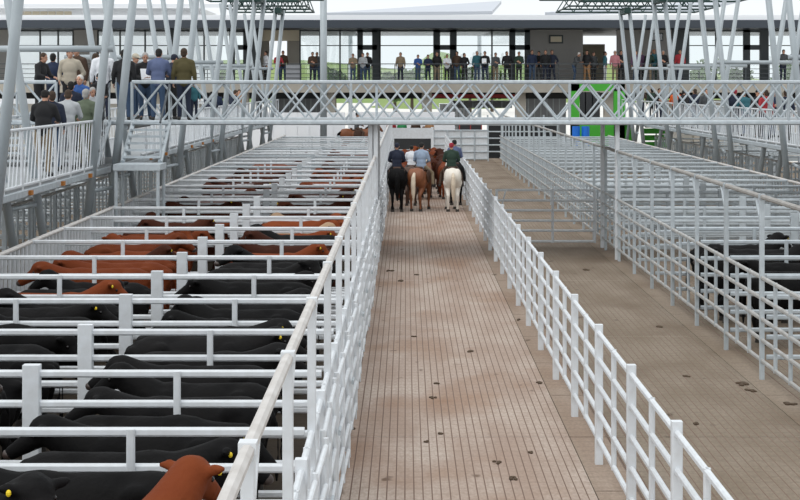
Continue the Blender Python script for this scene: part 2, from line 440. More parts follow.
# ------------------------------------------------------------------ raised walkways
WZ = 2.45
wedge = None
def walkway(xi, xo, za, zb, side, gap):
    """xi inner edge (towards the corridor), xo outer edge"""
    sname = 'left' if side < 0 else 'right'
    t = thing('walkway', f'raised steel walkway with slanted-bar railing on the {sname} side', 'walkway', (xi, za, WZ))
    L = zb - za; s = 1 if xo > xi else -1; Wd = abs(xo - xi)
    n = int(L / 2.825); p = L / n
    for i in range(n):
        b = MB(); b.box(min(0, s * Wd), max(0, s * Wd), 0, p - .02, -.06, 0); link('deck_plate', b.mesh('deck', DECK), t, (0, i * p, 0))
    for xe in (0, s * Wd):
        link('edge_beam', bar_mesh('y', L, .08, .16, GALV), t, (xe, 0, -.14))
        for (a, e) in ([(0, L)] if xe else [(0, gap[0] - za), (gap[1] - za, L)]):
            link('handrail', bar_mesh('y', e - a, .06, .06, WHITE), t, (xe, a, 1.1))
            link('toe_rail', bar_mesh('y', e - a, .05, .06, WHITE), t, (xe, a, .02))
    wk = MB()
    for z0, z1, w0, w1 in ((-.2, 1.1, .17, .06),):
        vs = [(-.02, -w0 / 2, z0), (.02, -w0 / 2, z0), (.02, w0 / 2, z0), (-.02, w0 / 2, z0), (-.02, -w1 / 2, z1), (.02, -w1 / 2, z1), (.02, w1 / 2, z1), (-.02, w1 / 2, z1)]
        wk.add(vs, [(0, 3, 2, 1), (4, 5, 6, 7), (0, 1, 5, 4), (1, 2, 6, 5), (2, 3, 7, 6), (3, 0, 4, 7)])
    wm = wk.mesh('wedge', WHITE)
    br = MB(); br.tube((0, 0, .03), (0, .32, 1.09), .014, n=5); bm_ = br.mesh('slant', WHITE)
    rb = MB(); rb.box(-.05, .05, -.09, .09, -.045, .045); rm = rb.mesh('bracket', RUST)
    pp = p / 2
    for xe in (0, s * Wd):
        for i in range(n * 2 + 1):
            y_ = i * pp
            if xe == 0 and gap[0] < za + y_ < gap[1]: continue
            link('railing_post', wm, t, (xe, y_, 0))
            if xe == 0 and side < 0 and i % 2 == 0 and za + y_ < 60: link('rust_bracket', rm, t, (-s * .05, y_ + .45, -.14))
            if i < n * 2 and za + y_ + pp < 75:
                for j in range(4): link('slanted_bar', bm_, t, (xe, y_ + .12 + j * .29, 0))
    # cross beams and supports
    for i in range(0, n, 2):
        link('cross_beam', bar_mesh('x', Wd, .1, .14, GALV), t, (min(0, s * Wd), i * p, -.2))
    for Z in ST:
        if za < Z < zb: link('outer_support', bar_mesh('z', WZ - .1, .14, .14, TUBE), t, (s * (Wd - .1), Z - za, -WZ))
BZ0, BZ1, BF = 40.0, 43.6, 3.49     # bridge front and back railings, deck height
walkway(-7.35, -10.6, 16, 92, -1, (38.1, 44.4))
walkway(12.42, 15.5, 30, 92, 1, (39.2, 44.4))

# ------------------------------------------------------------------ lattice footbridge
t = thing('footbridge', 'grey steel footbridge with criss-cross lattice railings across the corridors', 'bridge', (0, 0, BF))
BX0, BX1 = -13.5, 20.5
segs = 20; sw = (BX1 - BX0) / segs
for i in range(segs):
    b = MB(); b.box(0, sw - .02, BZ0, BZ1, -.05, 0); link('deck_plate', b.mesh('deck', DECK), t, (BX0 + i * sw, 0, 0))
bay = .755
for Zr, m, parts_ in ((BZ0, GALV, [(BX0, -8.75), (-6.85, BX1)]), (BZ1, GALV, [(BX0, -10.6), (-7.4, 12.4), (15.5, BX1)])):
    link('bottom_chord', bar_mesh('x', BX1 - BX0, .1, .12, m), t, (BX0, Zr, -.03))
    for (a, e) in parts_:
        link('top_chord', bar_mesh('x', e - a, .08, .09, m), t, (a, Zr, .985))
        n = int((e - a) / bay); q = (e - a) / n
        d = MB(); d.tube((0, 0, .03), (q, 0, .96), .027, n=6); dm = d.mesh('diagonal', m)
        d = MB(); d.tube((0, .05, .96), (q, .05, .03), .027, n=6); dn = d.mesh('diagonal', m)
        for i in range(n):
            off = 0 if Zr == BZ0 else q * .12
            if a + i * q + off + q > e + .01: continue
            link('lattice_diagonal', dm, t, (a + i * q + off, Zr, 0)); link('lattice_diagonal', dn, t, (a + i * q + off, Zr, 0))
        for xx in [a, e] + [a + (e - a) * j / max(1, int((e - a) / 5)) for j in range(1, max(1, int((e - a) / 5)))]:
            link('railing_post', bar_mesh('z', .99, .07, .07, m), t, (xx, Zr, 0))
for xx in (XL - .12, XL + .02, XT):
    for Zr in (BZ0 + .3, BZ1 - .3):
        link('support_post', bar_mesh('z', BF - .05, .11, .11, WHITE, False), t, (xx, Zr, -BF))
for xx in (BX0 + .5, -7.0, 12.0, BX1 - .5): link('cross_beam', bar_mesh('y', BZ1 - BZ0, .12, .16, GALV), t, (xx, BZ0, -.13))

def stairs(x0, x1, zstart, zend, lo, hi, label, n=6):
    t = thing('stairs', label, 'stairs', (x0, zstart, 0))
    d = (zend - zstart) / n; h = (hi - lo) / n; W_ = x1 - x0
    for i in range(n):
        b = MB(); b.box(0, W_, 0, abs(d), -.05, 0); link('tread', b.mesh('tread', GALV), t, (0, i * d if d > 0 else i * d + d, lo + (i + .9) * h))
    for xe in (0, W_):
        k = MB(); k.tube((xe, 0, lo), (xe, zend - zstart, hi), .06, n=6); link('stringer', k.mesh('stringer', GALV), t)
        if xe == 0 and W_ < 1: continue
        k = MB(); k.tube((xe, 0, lo + .95), (xe, zend - zstart, hi + .95), .025, n=8); link('handrail', k.mesh('handrail', RAILD if xe else WHITE), t)
        for q in (0.05, .95): link('stair_post', bar_mesh('z', .95, .05, .05, GALV), t, (xe, (zend - zstart) * q, lo + (hi - lo) * q))
    return t
stairs(-9.9, -7.4, 38.2, 39.98, WZ, BF, 'steel stairs rising from the left walkway to the footbridge')
stairs(-6.8, -5.9, 38.4, 39.95, 2.55, BF, 'short steel stairs with black handrail descending from the footbridge')
t = thing('landing', 'small grey landing platform at the foot of the short stairs', 'platform', (-6.85, 37.4, 2.4))
b = MB(); b.box(0, 1.1, 0, 1.0, 0, .14); link('plate', b.mesh('plate', GALV), t)
for sx in (.06, 1.04):
    for sy in (.06, .94): link('leg', bar_mesh('z', 2.4, .08, .08, GALV), t, (sx, sy, -2.4))

# ------------------------------------------------------------------ far building with balcony
BZ = 102.0; FZ = 104.6
t = thing('market_building', 'long two-storey market building with dark roof edge, glass front and balcony', 'building', (0, BZ, 0))
def bpart(name, m, x0, x1, y0, y1, z0, z1, parent=None):
    b = MB(); b.box(x0, x1, y0 - BZ, y1 - BZ, z0, z1); return link(name, b.mesh(name, m), parent or t)
FLZ = 4.63
bpart('floor_slab', CONC, -34, 34, BZ - .3, BZ + 14, 3.92, FLZ)
bpart('roof_soffit', FASC, -36, 36, BZ - 1.2, BZ + 15, 8.0, 8.5)
bpart('roof_edge', ROOFW, -36, 36, BZ - 1.0, BZ + 15, 8.5, 8.82)
for px in (330, 427, 521, 243, 610, 700, 780, 160, 70): bpart('ground_column', CONC, kz(px, BZ) - .32, kz(px, BZ) + .32, BZ + .3, BZ + .95, 0, 3.92)
bpart('red_beam', REDP, kz(428, BZ), kz(526, BZ), BZ + 3, BZ + 3.2, 3.55, 3.8)
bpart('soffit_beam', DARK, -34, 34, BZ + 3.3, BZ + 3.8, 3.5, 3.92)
def X_(px): return kz(px, FZ)
def wallp(px0, px1, m=WALLG, z0=FLZ, z1=8.0, name='wall_panel', dz=0): return bpart(name, m, X_(px0), X_(px1), FZ + dz, FZ + .3 + dz, z0, z1)
def glazing(px0, px1, cuts=(), transom=6.98):
    f = bpart('window_frame', MULL, X_(px0), X_(px1), FZ, FZ + .12, 7.92, 8.0)
    bpart('frame_bar', MULL, X_(px0), X_(px1), FZ, FZ + .12, FLZ, FLZ + .1, f)
    bpart('frame_bar', MULL, X_(px0), X_(px1), FZ + .03, FZ + .09, transom - .03, transom + .03, f)
    xs = [px0] + list(cuts) + [px1]
    for c in xs: bpart('mullion', MULL, X_(c) - .05, X_(c) + .05, FZ, FZ + .12, FLZ, 8.0, f)
    for a, c in zip(xs[:-1], xs[1:]):
        bpart('pane', GLASS, X_(a) + .05, X_(c) - .05, FZ + .05, FZ + .07, FLZ + .1, transom - .03, f)
        bpart('pane', GLASS, X_(a) + .05, X_(c) - .05, FZ + .05, FZ + .07, transom + .03, 7.92, f)
def gdoor(px0, px1, w_=.32):
    f = bpart('door_frame', MULL, X_(px0), X_(px0) + w_, FZ - .03, FZ + .2, FLZ, 8.0)
    bpart('frame_bar', MULL, X_(px1) - w_, X_(px1), FZ - .03, FZ + .2, FLZ, 8.0, f)
    bpart('frame_bar', MULL, X_(px0), X_(px1), FZ - .03, FZ + .2, 6.7, 7.02, f)
    bpart('frame_bar', MULL, X_(px0), X_(px1), FZ - .03, FZ + .2, 7.85, 8.0, f)
    bpart('pane', GLASS, X_(px0) + w_, X_(px1) - w_, FZ + .05, FZ + .07, FLZ, 6.7, f)
    bpart('pane', GLASS, X_(px0) + w_, X_(px1) - w_, FZ + .05, FZ + .07, 7.02, 7.85, f)
wallp(-60, 18); glazing(18, 73, (40, 58)); wallp(73, 98); glazing(98, 168, (120, 145)); wallp(168, 176, MULL)
glazing(176, 230, (204,)); gdoor(230, 248); wallp(248, 259, MULL)
for px in (261, 292): bpart('passage_column', CONC, X_(px) - .4, X_(px) + .4, FZ + 1, FZ + 1.8, FLZ, 8.0)
wallp(259, 300, CREAM, 7.3, 8.0, 'passage_header', .5)
glazing(300, 358, (320, 340)); gdoor(358, 377); wallp(376, 380, MULL); glazing(380, 434, ()); gdoor(434, 456, .4)
glazing(456, 510, (492,)); gdoor(510, 530, .35); wallp(529, 583)
wf = bpart('wall_window', MULL, X_(549), X_(563), FZ - .08, FZ, hz(43.5, FZ), hz(35, FZ)); bpart('pane', CREAM, X_(550.5), X_(561.5), FZ - .1, FZ - .08, hz(42, FZ), hz(36.5, FZ), wf)
bpart('passage_back', CREAM, X_(575), X_(622), FZ + 9, FZ + 9.2, FLZ, 7.3)
wallp(617, 688); wallp(672, 689, MULL, dz=-.05); wf = bpart('wall_window', MULL, X_(651), X_(663), FZ - .08, FZ, hz(41, FZ), hz(33, FZ))
bpart('pane', GLASS, X_(652), X_(662), FZ - .1, FZ - .08, hz(40, FZ), hz(34, FZ), wf)
glazing(688, 744, (716,)); gdoor(744, 768, .4); wallp(760, 768, MULL, dz=-.06); glazing(768, 850, (800, 825))
# side wall remains and balcony railing
for z in (5.72, 5.42, 5.12, 4.85): bpart('railing_bar', RAILD, -34, 34, BZ - .2, BZ - .16, z, z + (.05 if z > 5.6 else .03))
for i in range(46):
    x = -33.5 + i * 1.49; bpart('railing_post', RAILD, x - .02, x + .02, BZ - .21, BZ - .15, FLZ, 5.75)
bpart('railing_sheet', GREYP, kz(286, BZ), kz(300, BZ), BZ - .14, BZ - .12, FLZ, 5.7)
t['label'] = 'long two-storey market building with dark roof edge, glass front and balcony'
# roofs standing behind
t = thing('rear_hall', 'pale hall with white roof rising behind the market building', 'building', (0, 125, 0))
b = MB(); b.box(-33, -16, 0, 10, 0, 10.4); link('wall', b.mesh('wall', ROOFW), t)
b = MB(); b.add([(-36, -1, 10.4), (-10, -1, 10.4), (-12, 12, 12.2), (-36, 12, 12.2), (-36, -1, 10.7), (-10, -1, 10.7), (-12, 12, 12.5), (-36, 12, 12.5)], [(0, 3, 2, 1), (4, 5, 6, 7), (0, 1, 5, 4), (1, 2, 6, 5), (2, 3, 7, 6), (3, 0, 4, 7)]); link('roof', b.mesh('roof', ROOFW), t)
for px in range(12, 70, 8):
    f = link('window', (lambda q: (q.box(-.28, .28, -.06, 0, 9.55, 10.15), q.mesh('window', CREAM))[1])(MB()), t, (kz(px, 125), 0, 0))
t = thing('canopy_roof', 'grey sloping canopy roof behind the centre of the market building', 'roof', (0, 122, 0))
def roof_slab(pts, th, m, name):
    b = MB(); n = len(pts); b.add([(x, y_, z) for x, y_, z in pts] + [(x, y_, z + th) for x, y_, z in pts], [tuple(range(n - 1, -1, -1)), tuple(range(n, 2 * n))] + [(i, (i + 1) % n, n + (i + 1) % n, n + i) for i in range(n)])
    link(name, b.mesh(name, m), t)
roof_slab([(kz(325, 122), 0, hz(16, 122)), (kz(492, 122), 0, hz(14.5, 122)), (kz(506, 122), 6, hz(0, 122)), (kz(410, 122), 6, hz(8, 122))], .25, ROOFG, 'roof_sheet')
for px in (350, 480): link('column', bar_mesh('z', 9.3, .3, .3, GALV), t, (kz(px, 122), 1, 0))
t = thing('canopy_roof', 'grey sloping canopy roof behind the right half of the market building', 'roof', (0, 122, 0))
roof_slab([(kz(545, 122), 0, hz(15.5, 122)), (kz(700, 122), 0, hz(12, 122)), (kz(760, 122), 6, hz(-3, 122)), (kz(690, 122), 6, hz(4, 122))], .25, ROOFG, 'roof_sheet')
for px in (575, 690): link('column', bar_mesh('z', 9.4, .3, .3, GALV), t, (kz(px, 122), 1, 0))

# ground floor clutter
def clutter(name, label, cat, px0, px1, py0, py1, Z, m, depth=1.5, lines=5, lm=GALV, horizontal=False):
    x0, x1 = kz(px0, Z), kz(px1, Z); z1 = hz(py0, Z); z0 = max(0., hz(py1, Z))
    t = thing(name, label, cat, ((x0 + x1) / 2, Z, z0))
    W_ = x1 - x0; H_ = z1 - z0
    b = MB(); b.box(-W_ / 2, W_ / 2, 0, depth, 0, H_); link('body', b.mesh('body', m), t)
    for i in range(lines + 1):
        b = MB()
        if horizontal: b.box(-W_ / 2 - .02, W_ / 2 + .02, -.04, 0, H_ * i / lines * .95, H_ * i / lines * .95 + .05)
        else: b.box(-W_ / 2 + (W_ - .06) * i / lines, -W_ / 2 + (W_ - .06) * i / lines + .06, -.04, 0, 0, H_)
        link('rib', b.mesh('rib', lm), t)
    return t
c = clutter('roller_door_unit', 'grey ribbed storage unit under the balcony with yellow strip', 'container', 273, 322, 95.5, 140, 101.9 + 6, GREYP, 3, 9)
b = MB(); b.box(-1, 1, -.06, 0, 0, .14); link('yellow_strip', b.mesh('strip', YELP), c, (.2, -.02, 3.75 - c.location.z))
clutter('white_trailer', 'white livestock trailer parked beyond the building columns', 'trailer', 440, 470, 104, 160, 118, ROOFW, 4, 8)
clutter('dark_truck', 'dark truck parked under the market building beside the corridor end', 'truck', 453, 512, 101, 108, 112, GREYP, 4, 6)
clutter('loading_wall', 'low white loading wall behind the corridor end', 'low wall', 200, 345, 112.5, 150, 100.5, ROOFW, .3, 12, ROOFW)
clutter('white_wall', 'low bright white wall right of the ground-floor column', 'low wall', 348, 455, 112, 150, 100.5, ROOFW, .3, 9, ROOFW)
clutter('dark_shed', 'dark shed with red panel behind the right alley gate', 'shed', 459, 482, 121, 170, 97, DARK, 2, 2, REDP)
clutter('grey_shed', 'dark grey shed wall between columns left of the green gate', 'shed', 528, 566, 95, 165, 105.5, GREYP, 2, 6)
clutter('far_wall', 'grey ground-floor wall under the right end of the balcony', 'wall', 664, 800, 100, 150, 104, mat('dull_panel', (.5, .48, .44), .8), 1, 9)
clutter('far_wall', 'grey ground-floor wall under the left end of the balcony', 'wall', -40, 205, 104, 150, 104, mat('dull_panel', (.5, .48, .44), .8), 1, 9)
# fence with close bars at the right alley's far side
t = thing('holding_pen', 'grey holding pen with dark gaps behind the sheet-metal gate', 'pen', (4.9, 96, 0))
for z in (.4, .8, 1.2, 1.6, 2.0, 2.4): link('rail', bar_mesh('x', 4.2, .07, .08, GALV), t, (0, 0, z))
for i in range(6): link('post', bar_mesh('z', 2.6, .1, .1, GALV), t, (i * .84, 0, 0))
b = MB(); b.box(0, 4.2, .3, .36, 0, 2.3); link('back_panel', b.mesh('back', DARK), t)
# green portal
GZ = 92.0
t = thing('green_portal', 'bright green steel portal frame behind the right pens', 'gate frame', (kz(598, GZ), GZ, 0))
gx = lambda px: kz(px, GZ) - kz(598, GZ)
def gp(name, a, c, y0, y1, m=GREENP, d=.4):
    b = MB(); b.box(gx(a), gx(c), 0, d, max(0, hz(y1, GZ)), hz(y0, GZ)); link(name, b.mesh(name, m), t)
gp('jamb', 571, 579.5, 83, 165); gp('jamb', 614, 625, 83, 165); gp('lintel', 571, 625, 82, 91); gp('sill_panel', 571, 632, 123, 165)
gp('opening_shade', 580, 600, 92, 122, DARK, .2)  # dark sheet stands in for the shade inside the open portal
for a in (585, 592): gp('bar', a, a + 1, 92, 122, GALV, .15)
t = thing('slatted_panel', 'low bright green slatted panel right of the green portal', 'panel', (kz(651, GZ), 90, 0))
for j in range(3):
    b = MB(); b.box(-.75, .75, 0, .06, .9 + j * .38, 1.2 + j * .38); link('slat', b.mesh('slat', GREENP), t)
for s in (-.75, 0, .75): link('post', bar_mesh('z', 2.05, .08, .08, GALV), t, (s, .08, 0))
for i, px in enumerate((576, 585.5)):
    t = thing('blue_drum', f'blue plastic drum standing before the green portal, {"left" if i == 0 else "right"} of the two', 'drum', (kz(px, 89), 89, 0))
    k = MB(); k.tube((0, 0, 0), (0, 0, 2.1), .22, n=16); link('body', k.mesh('drum', BLUEP), t)
    k = MB(); k.tube((0, 0, .7), (0, 0, .75), .232, n=16); k.tube((0, 0, 1.4), (0, 0, 1.45), .232, n=16); link('hoops', k.mesh('hoops', BLUEP), t)

# hills and trees beyond
def hill(x, Z, rx, ry, h, label):
    b = MB(); n = 24; m_ = 8
    vs = [(0, 0, h)]
    random.seed(int(x) + 7)
    for j in range(1, m_ + 1):
        rr = j / m_
        for i in range(n):
            a = 2 * math.pi * i / n
            vs.append((rx * rr * math.cos(a), ry * rr * math.sin(a), h * (math.cos(rr * math.pi) * .5 + .5) + random.uniform(-.2, .2) * (1 - rr)))
    fs = [(0, 1 + i, 1 + (i + 1) % n) for i in range(n)]
    for j in range(m_ - 1):
        for i in range(n):
            a = 1 + j * n + i; c = 1 + j * n + (i + 1) % n; fs.append((a, a + n, c + n, c))
    b.add(vs, fs)
    tag(struct(link('hill', b.mesh('hill', HILL, smooth=True), None, (x, Z, -.2))), label, 'hill')
hill(kz(440, 330), 330, 15, 30, 11.5, 'rounded green mound seen through the glass door')
hill(kz(260, 460), 460, 120, 60, 12, 'low green hill on the horizon to the left')
hill(kz(560, 470), 470, 130, 60, 11, 'low green hill on the horizon to the right')
random.seed(5)
def tree(px, Z, h, label):
    t = thing('tree', label, 'tree', (kz(px, Z), Z, 0), random.uniform(0, 6), 'trees beyond the market building')
    k = MB(); k.tube((0, 0, 0), (0, 0, h * .5), .3, .18); link('trunk', k.mesh('trunk', BARK), t)
    b = MB(); bs = [((random.gauss(0, h * .17), random.gauss(0, h * .17), h * random.uniform(.42, .9)), h * random.uniform(.12, .2)) for _ in range(12)]
    for _ in range(1500):
        c, r_ = random.choice(bs); d = Vector((random.gauss(0, 1), random.gauss(0, 1), random.gauss(0, 1))).normalized() * r_ * random.uniform(.7, 1.05)
        p = Vector(c) + d; s_ = random.uniform(.2, .4); u = Vector((random.gauss(0, 1), random.gauss(0, 1), random.gauss(0, 1))).normalized() * s_; v = u.orthogonal().normalized() * s_ * .6
        b.add([p - u, p + v, p + u, p - v], [(0, 1, 2, 3)])
    link('crown', b.mesh('crown', LEAF), t)
for i, (px, Z, h) in enumerate([(395, 240, 6), (412, 250, 7), (470, 245, 7), (492, 262, 8), (335, 250, 7), (215, 240, 7), (705, 240, 8), (735, 250, 7), (190, 230, 8), (792, 240, 9)]):
    tree(px, Z, h, f'green tree beyond the market building, {ORD[i] if i else "first"} of the row seen through the windows')
#PART2
# ------------------------------------------------------------------ organic bodies: overlapping volumes fused into one continuous surface
def fuse(k, name, m, voxel, smooth=6, factor=.5, extra=None):
    me = k.mesh('raw', m)
    o = bpy.data.objects.new('raw', me); COL.objects.link(o)
    md = o.modifiers.new('r', 'REMESH'); md.mode = 'VOXEL'; md.voxel_size = voxel; md.use_smooth_shade = True
    if smooth:
        ms = o.modifiers.new('s', 'SMOOTH'); ms.iterations = smooth; ms.factor = factor
    dg = bpy.context.evaluated_depsgraph_get()
    r = bpy.data.meshes.new_from_object(o.evaluated_get(dg)); r.name = name
    bpy.data.objects.remove(o); bpy.data.meshes.remove(me)
    r.materials.clear(); r.materials.append(m)
    r.polygons.foreach_set('use_smooth', [True] * len(r.polygons))
    return r

# ---- cattle
HIDE = {
 'black': mat('black_hide', (.0045, .0045, .005), .75, c2=(.011, .0095, .009), scale=3, bump=.5, bscale=18, spec=.12, rnd=.4),
 'brown': mat('red_brown_hide', (.125, .027, .009), .75, c2=(.21, .055, .017), scale=2.5, bump=.5, bscale=18, spec=.1, rnd=.25),
 'dark brown': mat('dark_brown_hide', (.04, .012, .007), .75, c2=(.085, .025, .011), scale=2.5, bump=.5, bscale=18, spec=.1, rnd=.25),
 'tan': mat('tan_hide', (.36, .24, .15), .65, c2=(.26, .16, .09), scale=2.5, bump=.25, bscale=30, spec=.3, rnd=.15)}
HOOF = mat('hoof', (.03, .025, .02), .6); EYE = mat('dark_eye', (.008, .006, .006), .15)
_h = MB(); _h.tube((0, 0, 0), (0, 0, .09), .066, .055, n=10); HOOFM = _h.mesh('hoof', HOOF)
_h = MB(); _h.ball((0, 0, 0), .022, seg=8, rings=6); EYEM = _h.mesh('eye', EYE, smooth=True)
_h = MB(); _h.ball((0, 0, 0), .011, seg=8, rings=6); EYES_ = _h.mesh('eye', EYE, smooth=True)
def cow_meshes(neck_end, nose, yaw_ear):
    k = MB()
    k.ball((.38, 0, .95), (.46, .26, .37)); k.ball((-.02, 0, .93), (.58, .315, .37)); k.ball((-.5, 0, 1.0), (.36, .275, .31))
    k.chain([((.55, 0, 1.20), .10), ((.1, 0, 1.19), .105), ((-.4, 0, 1.21), .10), ((-.72, 0, 1.16), .09)])
    for s in (1, -1):
        k.ball((-.42, s * .19, 1.15), (.13, .08, .1)); k.ball((-.78, s * .11, 1.1), (.09, .07, .09))
        k.ball((.45, s * .17, .95), (.2, .11, .3))
        k.chain([((.47, s * .15, .78), .13), ((.50, s * .16, .45), .068), ((.49, s * .16, .14), .043), ((.51, s * .16, .045), .055)])
        k.ball((-.52, s * .17, .82), (.27, .13, .3))
        k.chain([((-.5, s * .17, .75), .15), ((-.44, s * .18, .6), .11), ((-.68, s * .17, .42), .06), ((-.63, s * .17, .12), .043), ((-.61, s * .17, .045), .055)])
    k.ball((.66, 0, .8), (.16, .12, .22))
    ne = Vector(neck_end); no = Vector(nose); d = (no - ne).normalized(); side = d.cross(Vector((0, 0, 1))).normalized(); up = side.cross(d)
    k.chain([((.52, 0, 1.02), .27), ((.52 * .45 + ne.x * .55, ne.y * .45, 1.0 * .45 + ne.z * .55), .195), (tuple(ne), .15)])
    k.ball(tuple(ne + d * .06 + up * .03), .135)
    k.chain([(tuple(ne + d * .05), .125), (tuple(ne + d * .24), .095), (tuple(no), .072)])
    k.ball(tuple(no), (.075, .075, .065))
    k.ball(tuple(ne + d * .03 + up * .1), (.07, .08, .07))
    ears = []
    for s in (1, -1):
        e0 = ne + d * .02 + side * s * .12 + up * .06; e1 = e0 + side * s * .16 + up * (.015 if s > 0 else -.01) - d * .03
        k.chain([(tuple(e0), .032), (tuple((e0 + e1) / 2), .05), (tuple(e1), .024)]); ears.append((e0 * .45 + e1 * .55 + d * .045))
    k.chain([((-.84, 0, 1.14), .045), ((-.92, 0, .95), .028), ((-.93, .01, .65), .022), ((-.91, .02, .5), .04), ((-.91, .02, .36), .02)], 8)
    body = fuse(k, 'cattle_body', HIDE['black'], .028, 5)
    tg = MB(); p = ears[0]; q = Matrix.Translation(p)
    tg.ball(tuple(p), (.020, .020, .026), seg=8, rings=5)
    ey = [tuple(ne + d * .13 + side * s * .105 + up * .035) for s in (1, -1)]
    mz = MB(); mz.ball(tuple(no + d * .03), (.062, .062, .052), seg=12, rings=8)
    return dict(body=body, ear_tag=tg.mesh('ear_tag', TAGY), eyes=ey, muzzle=mz.mesh('muzzle', mat('muzzle_skin', (.05, .035, .03), .4), smooth=True))
COWS = [cow_meshes((1.02, 0, 1.28), (1.38, .0, 1.06), 0), cow_meshes((.95, .14, 1.40), (1.22, .36, 1.24), 0), cow_meshes((1.05, -.08, 1.1), (1.36, -.14, .82), 0), cow_meshes((.97, -.12, 1.36), (1.2, -.36, 1.18), 0), cow_meshes((1.0, 0, 1.40), (1.3, 0, 1.2), 0)]
def cow(x, y, rz, colour, v, label, group, sc=1., z=0, tagged=True, small=False):
    t = thing('steer', label, 'cattle', (x, y, z), rz, group); t.scale = (sc, sc, sc)
    c = COWS[v]
    o = link('body', c['body'], t); setmat(o, HIDE[colour])
    if small: return t
    for (x_, s_) in ((.515, 1), (.515, -1), (-.605, 1), (-.605, -1)): link('hoof', HOOFM, t, (x_, s_ * .165, 0))
    link('muzzle', c['muzzle'], t)
    for e in c['eyes']: link('eye', EYEM, t, e)
    if tagged: link('ear_tag', c['ear_tag'], t)
    return t
random.seed(11)
GRP = 'cattle in the left pens'
PENC = {1: 'KKKKKK', 2: 'KKBKKK', 3: 'KKKKKK', 4: 'KKKKKK', 5: 'KKKKKK', 6: 'KKKKBK', 7: 'BKBKBK', 8: 'BDBBDB', 9: 'BBBKBD', 10: 'DBKBDT', 11: 'KDBDDT', 12: 'DDDDDD', 13: 'DBDD', 14: 'DD', 15: 'DBDDDD', 16: 'BDDB', 17: 'DD', 18: 'DDBD', 19: 'D', 20: 'DB', 21: 'DD', 23: 'DB', 24: 'D'}
CN = {'K': 'black', 'B': 'brown', 'D': 'dark brown', 'T': 'tan'}
ROW = ['far', 'middle', 'near']
def pen_label(n, c, row, sidew): return f'{c} steer, {ROW[row]} row, {sidew} half, in the {ORD[n-1]} left pen from the camera'
for n, s in PENC.items():
    if n == 1: continue
    z0 = ZN(n)
    slots = [(r, h) for r in (0, 1, 2) for h in (0, 1)]
    if len(s) < 6: random.shuffle(slots)
    for (r, h), c in zip(slots, s):
        flip = random.random() < .5
        xc = XPL + (1.62 if h == 0 else 4.52) + random.uniform(-.12, .12)
        y_ = z0 + (2.2, 1.35, .5)[r] + random.uniform(-.03, .03)
        if flip: xc += .2
        else: xc -= .2
        cow(xc, y_, (math.pi if flip else 0) + random.uniform(-.03, .03), CN[c], random.choice((0, 0, 1, 2, 3, 4)) if r != 2 else random.choice((0, 1, 3, 4)), pen_label(n, CN[c], r, 'left' if h == 0 else 'right'), GRP, random.uniform(.9, .99) if n != 7 else 1.0, tagged=random.random() < .6)
# the pen nearest the camera
cow(-2.12, 11.15, R(62), 'brown', 4, 'brown steer with raised head between its ears at the bottom of the picture', GRP, 1.04)
cow(-2.55, 12.82, R(180), 'black', 0, 'black steer with broad back behind the brown one, nearest left pen', GRP, 1.0)
cow(-3.72, 12.0, R(-8), 'black', 3, 'black steer with face turned to the camera at the bottom left', GRP, 1.04)
cow(-5.4, 12.7, R(176), 'black', 0, 'black steer at the far left of the nearest pen', GRP, .98)
# right pens
for i, (x, dy, f) in enumerate([(6.5, .5, 0), (6.9, 1.3, 1), (6.4, 2.15, 0), (9.5, .5, 1), (9.3, 1.35, 0), (9.6, 2.15, 1)]):
    cow(x, ZN(8) + dy, math.pi * f, 'black', 0 if i % 2 else 1, f'black steer in the right pen with cattle, {["near", "middle", "far"][i % 3]} row, {"left" if i < 3 else "right"} half', 'cattle in the right pens', .97)
for i, (x, dy, f) in enumerate([(6.6, .6, 0), (9.4, .8, 1), (7.0, 1.9, 1)]):
    cow(x, ZN(7) + dy, math.pi * f, 'black', 0, f'black steer in the nearer occupied right pen, {["left front", "right", "left back"][i]}', 'cattle in the right pens', .95)
# herd driven ahead of the riders
random.seed(3)
herd = [(-.1, 60.5, 92), (.75, 60.8, 84), (1.55, 61.0, 95), (-.25, 63.4, 97), (.6, 63.8, 88), (1.5, 63.9, 90), (.1, 66.8, 86), (1.1, 67.0, 95), (-.2, 70.0, 90), (.7, 70.3, 90), (1.6, 70.1, 86), (.3, 74, 92), (1.3, 74.2, 88)]
for i, (x, y_, a) in enumerate(herd):
    cow(x, y_ + 1.3, R(a), random.choice(['brown', 'brown', 'dark brown']), random.choice((0, 1, 3)), f'reddish steer driven up the corridor, {ORD[i] if i else "closest"} ahead of the riders', 'herd driven ahead of the riders', 1.0)

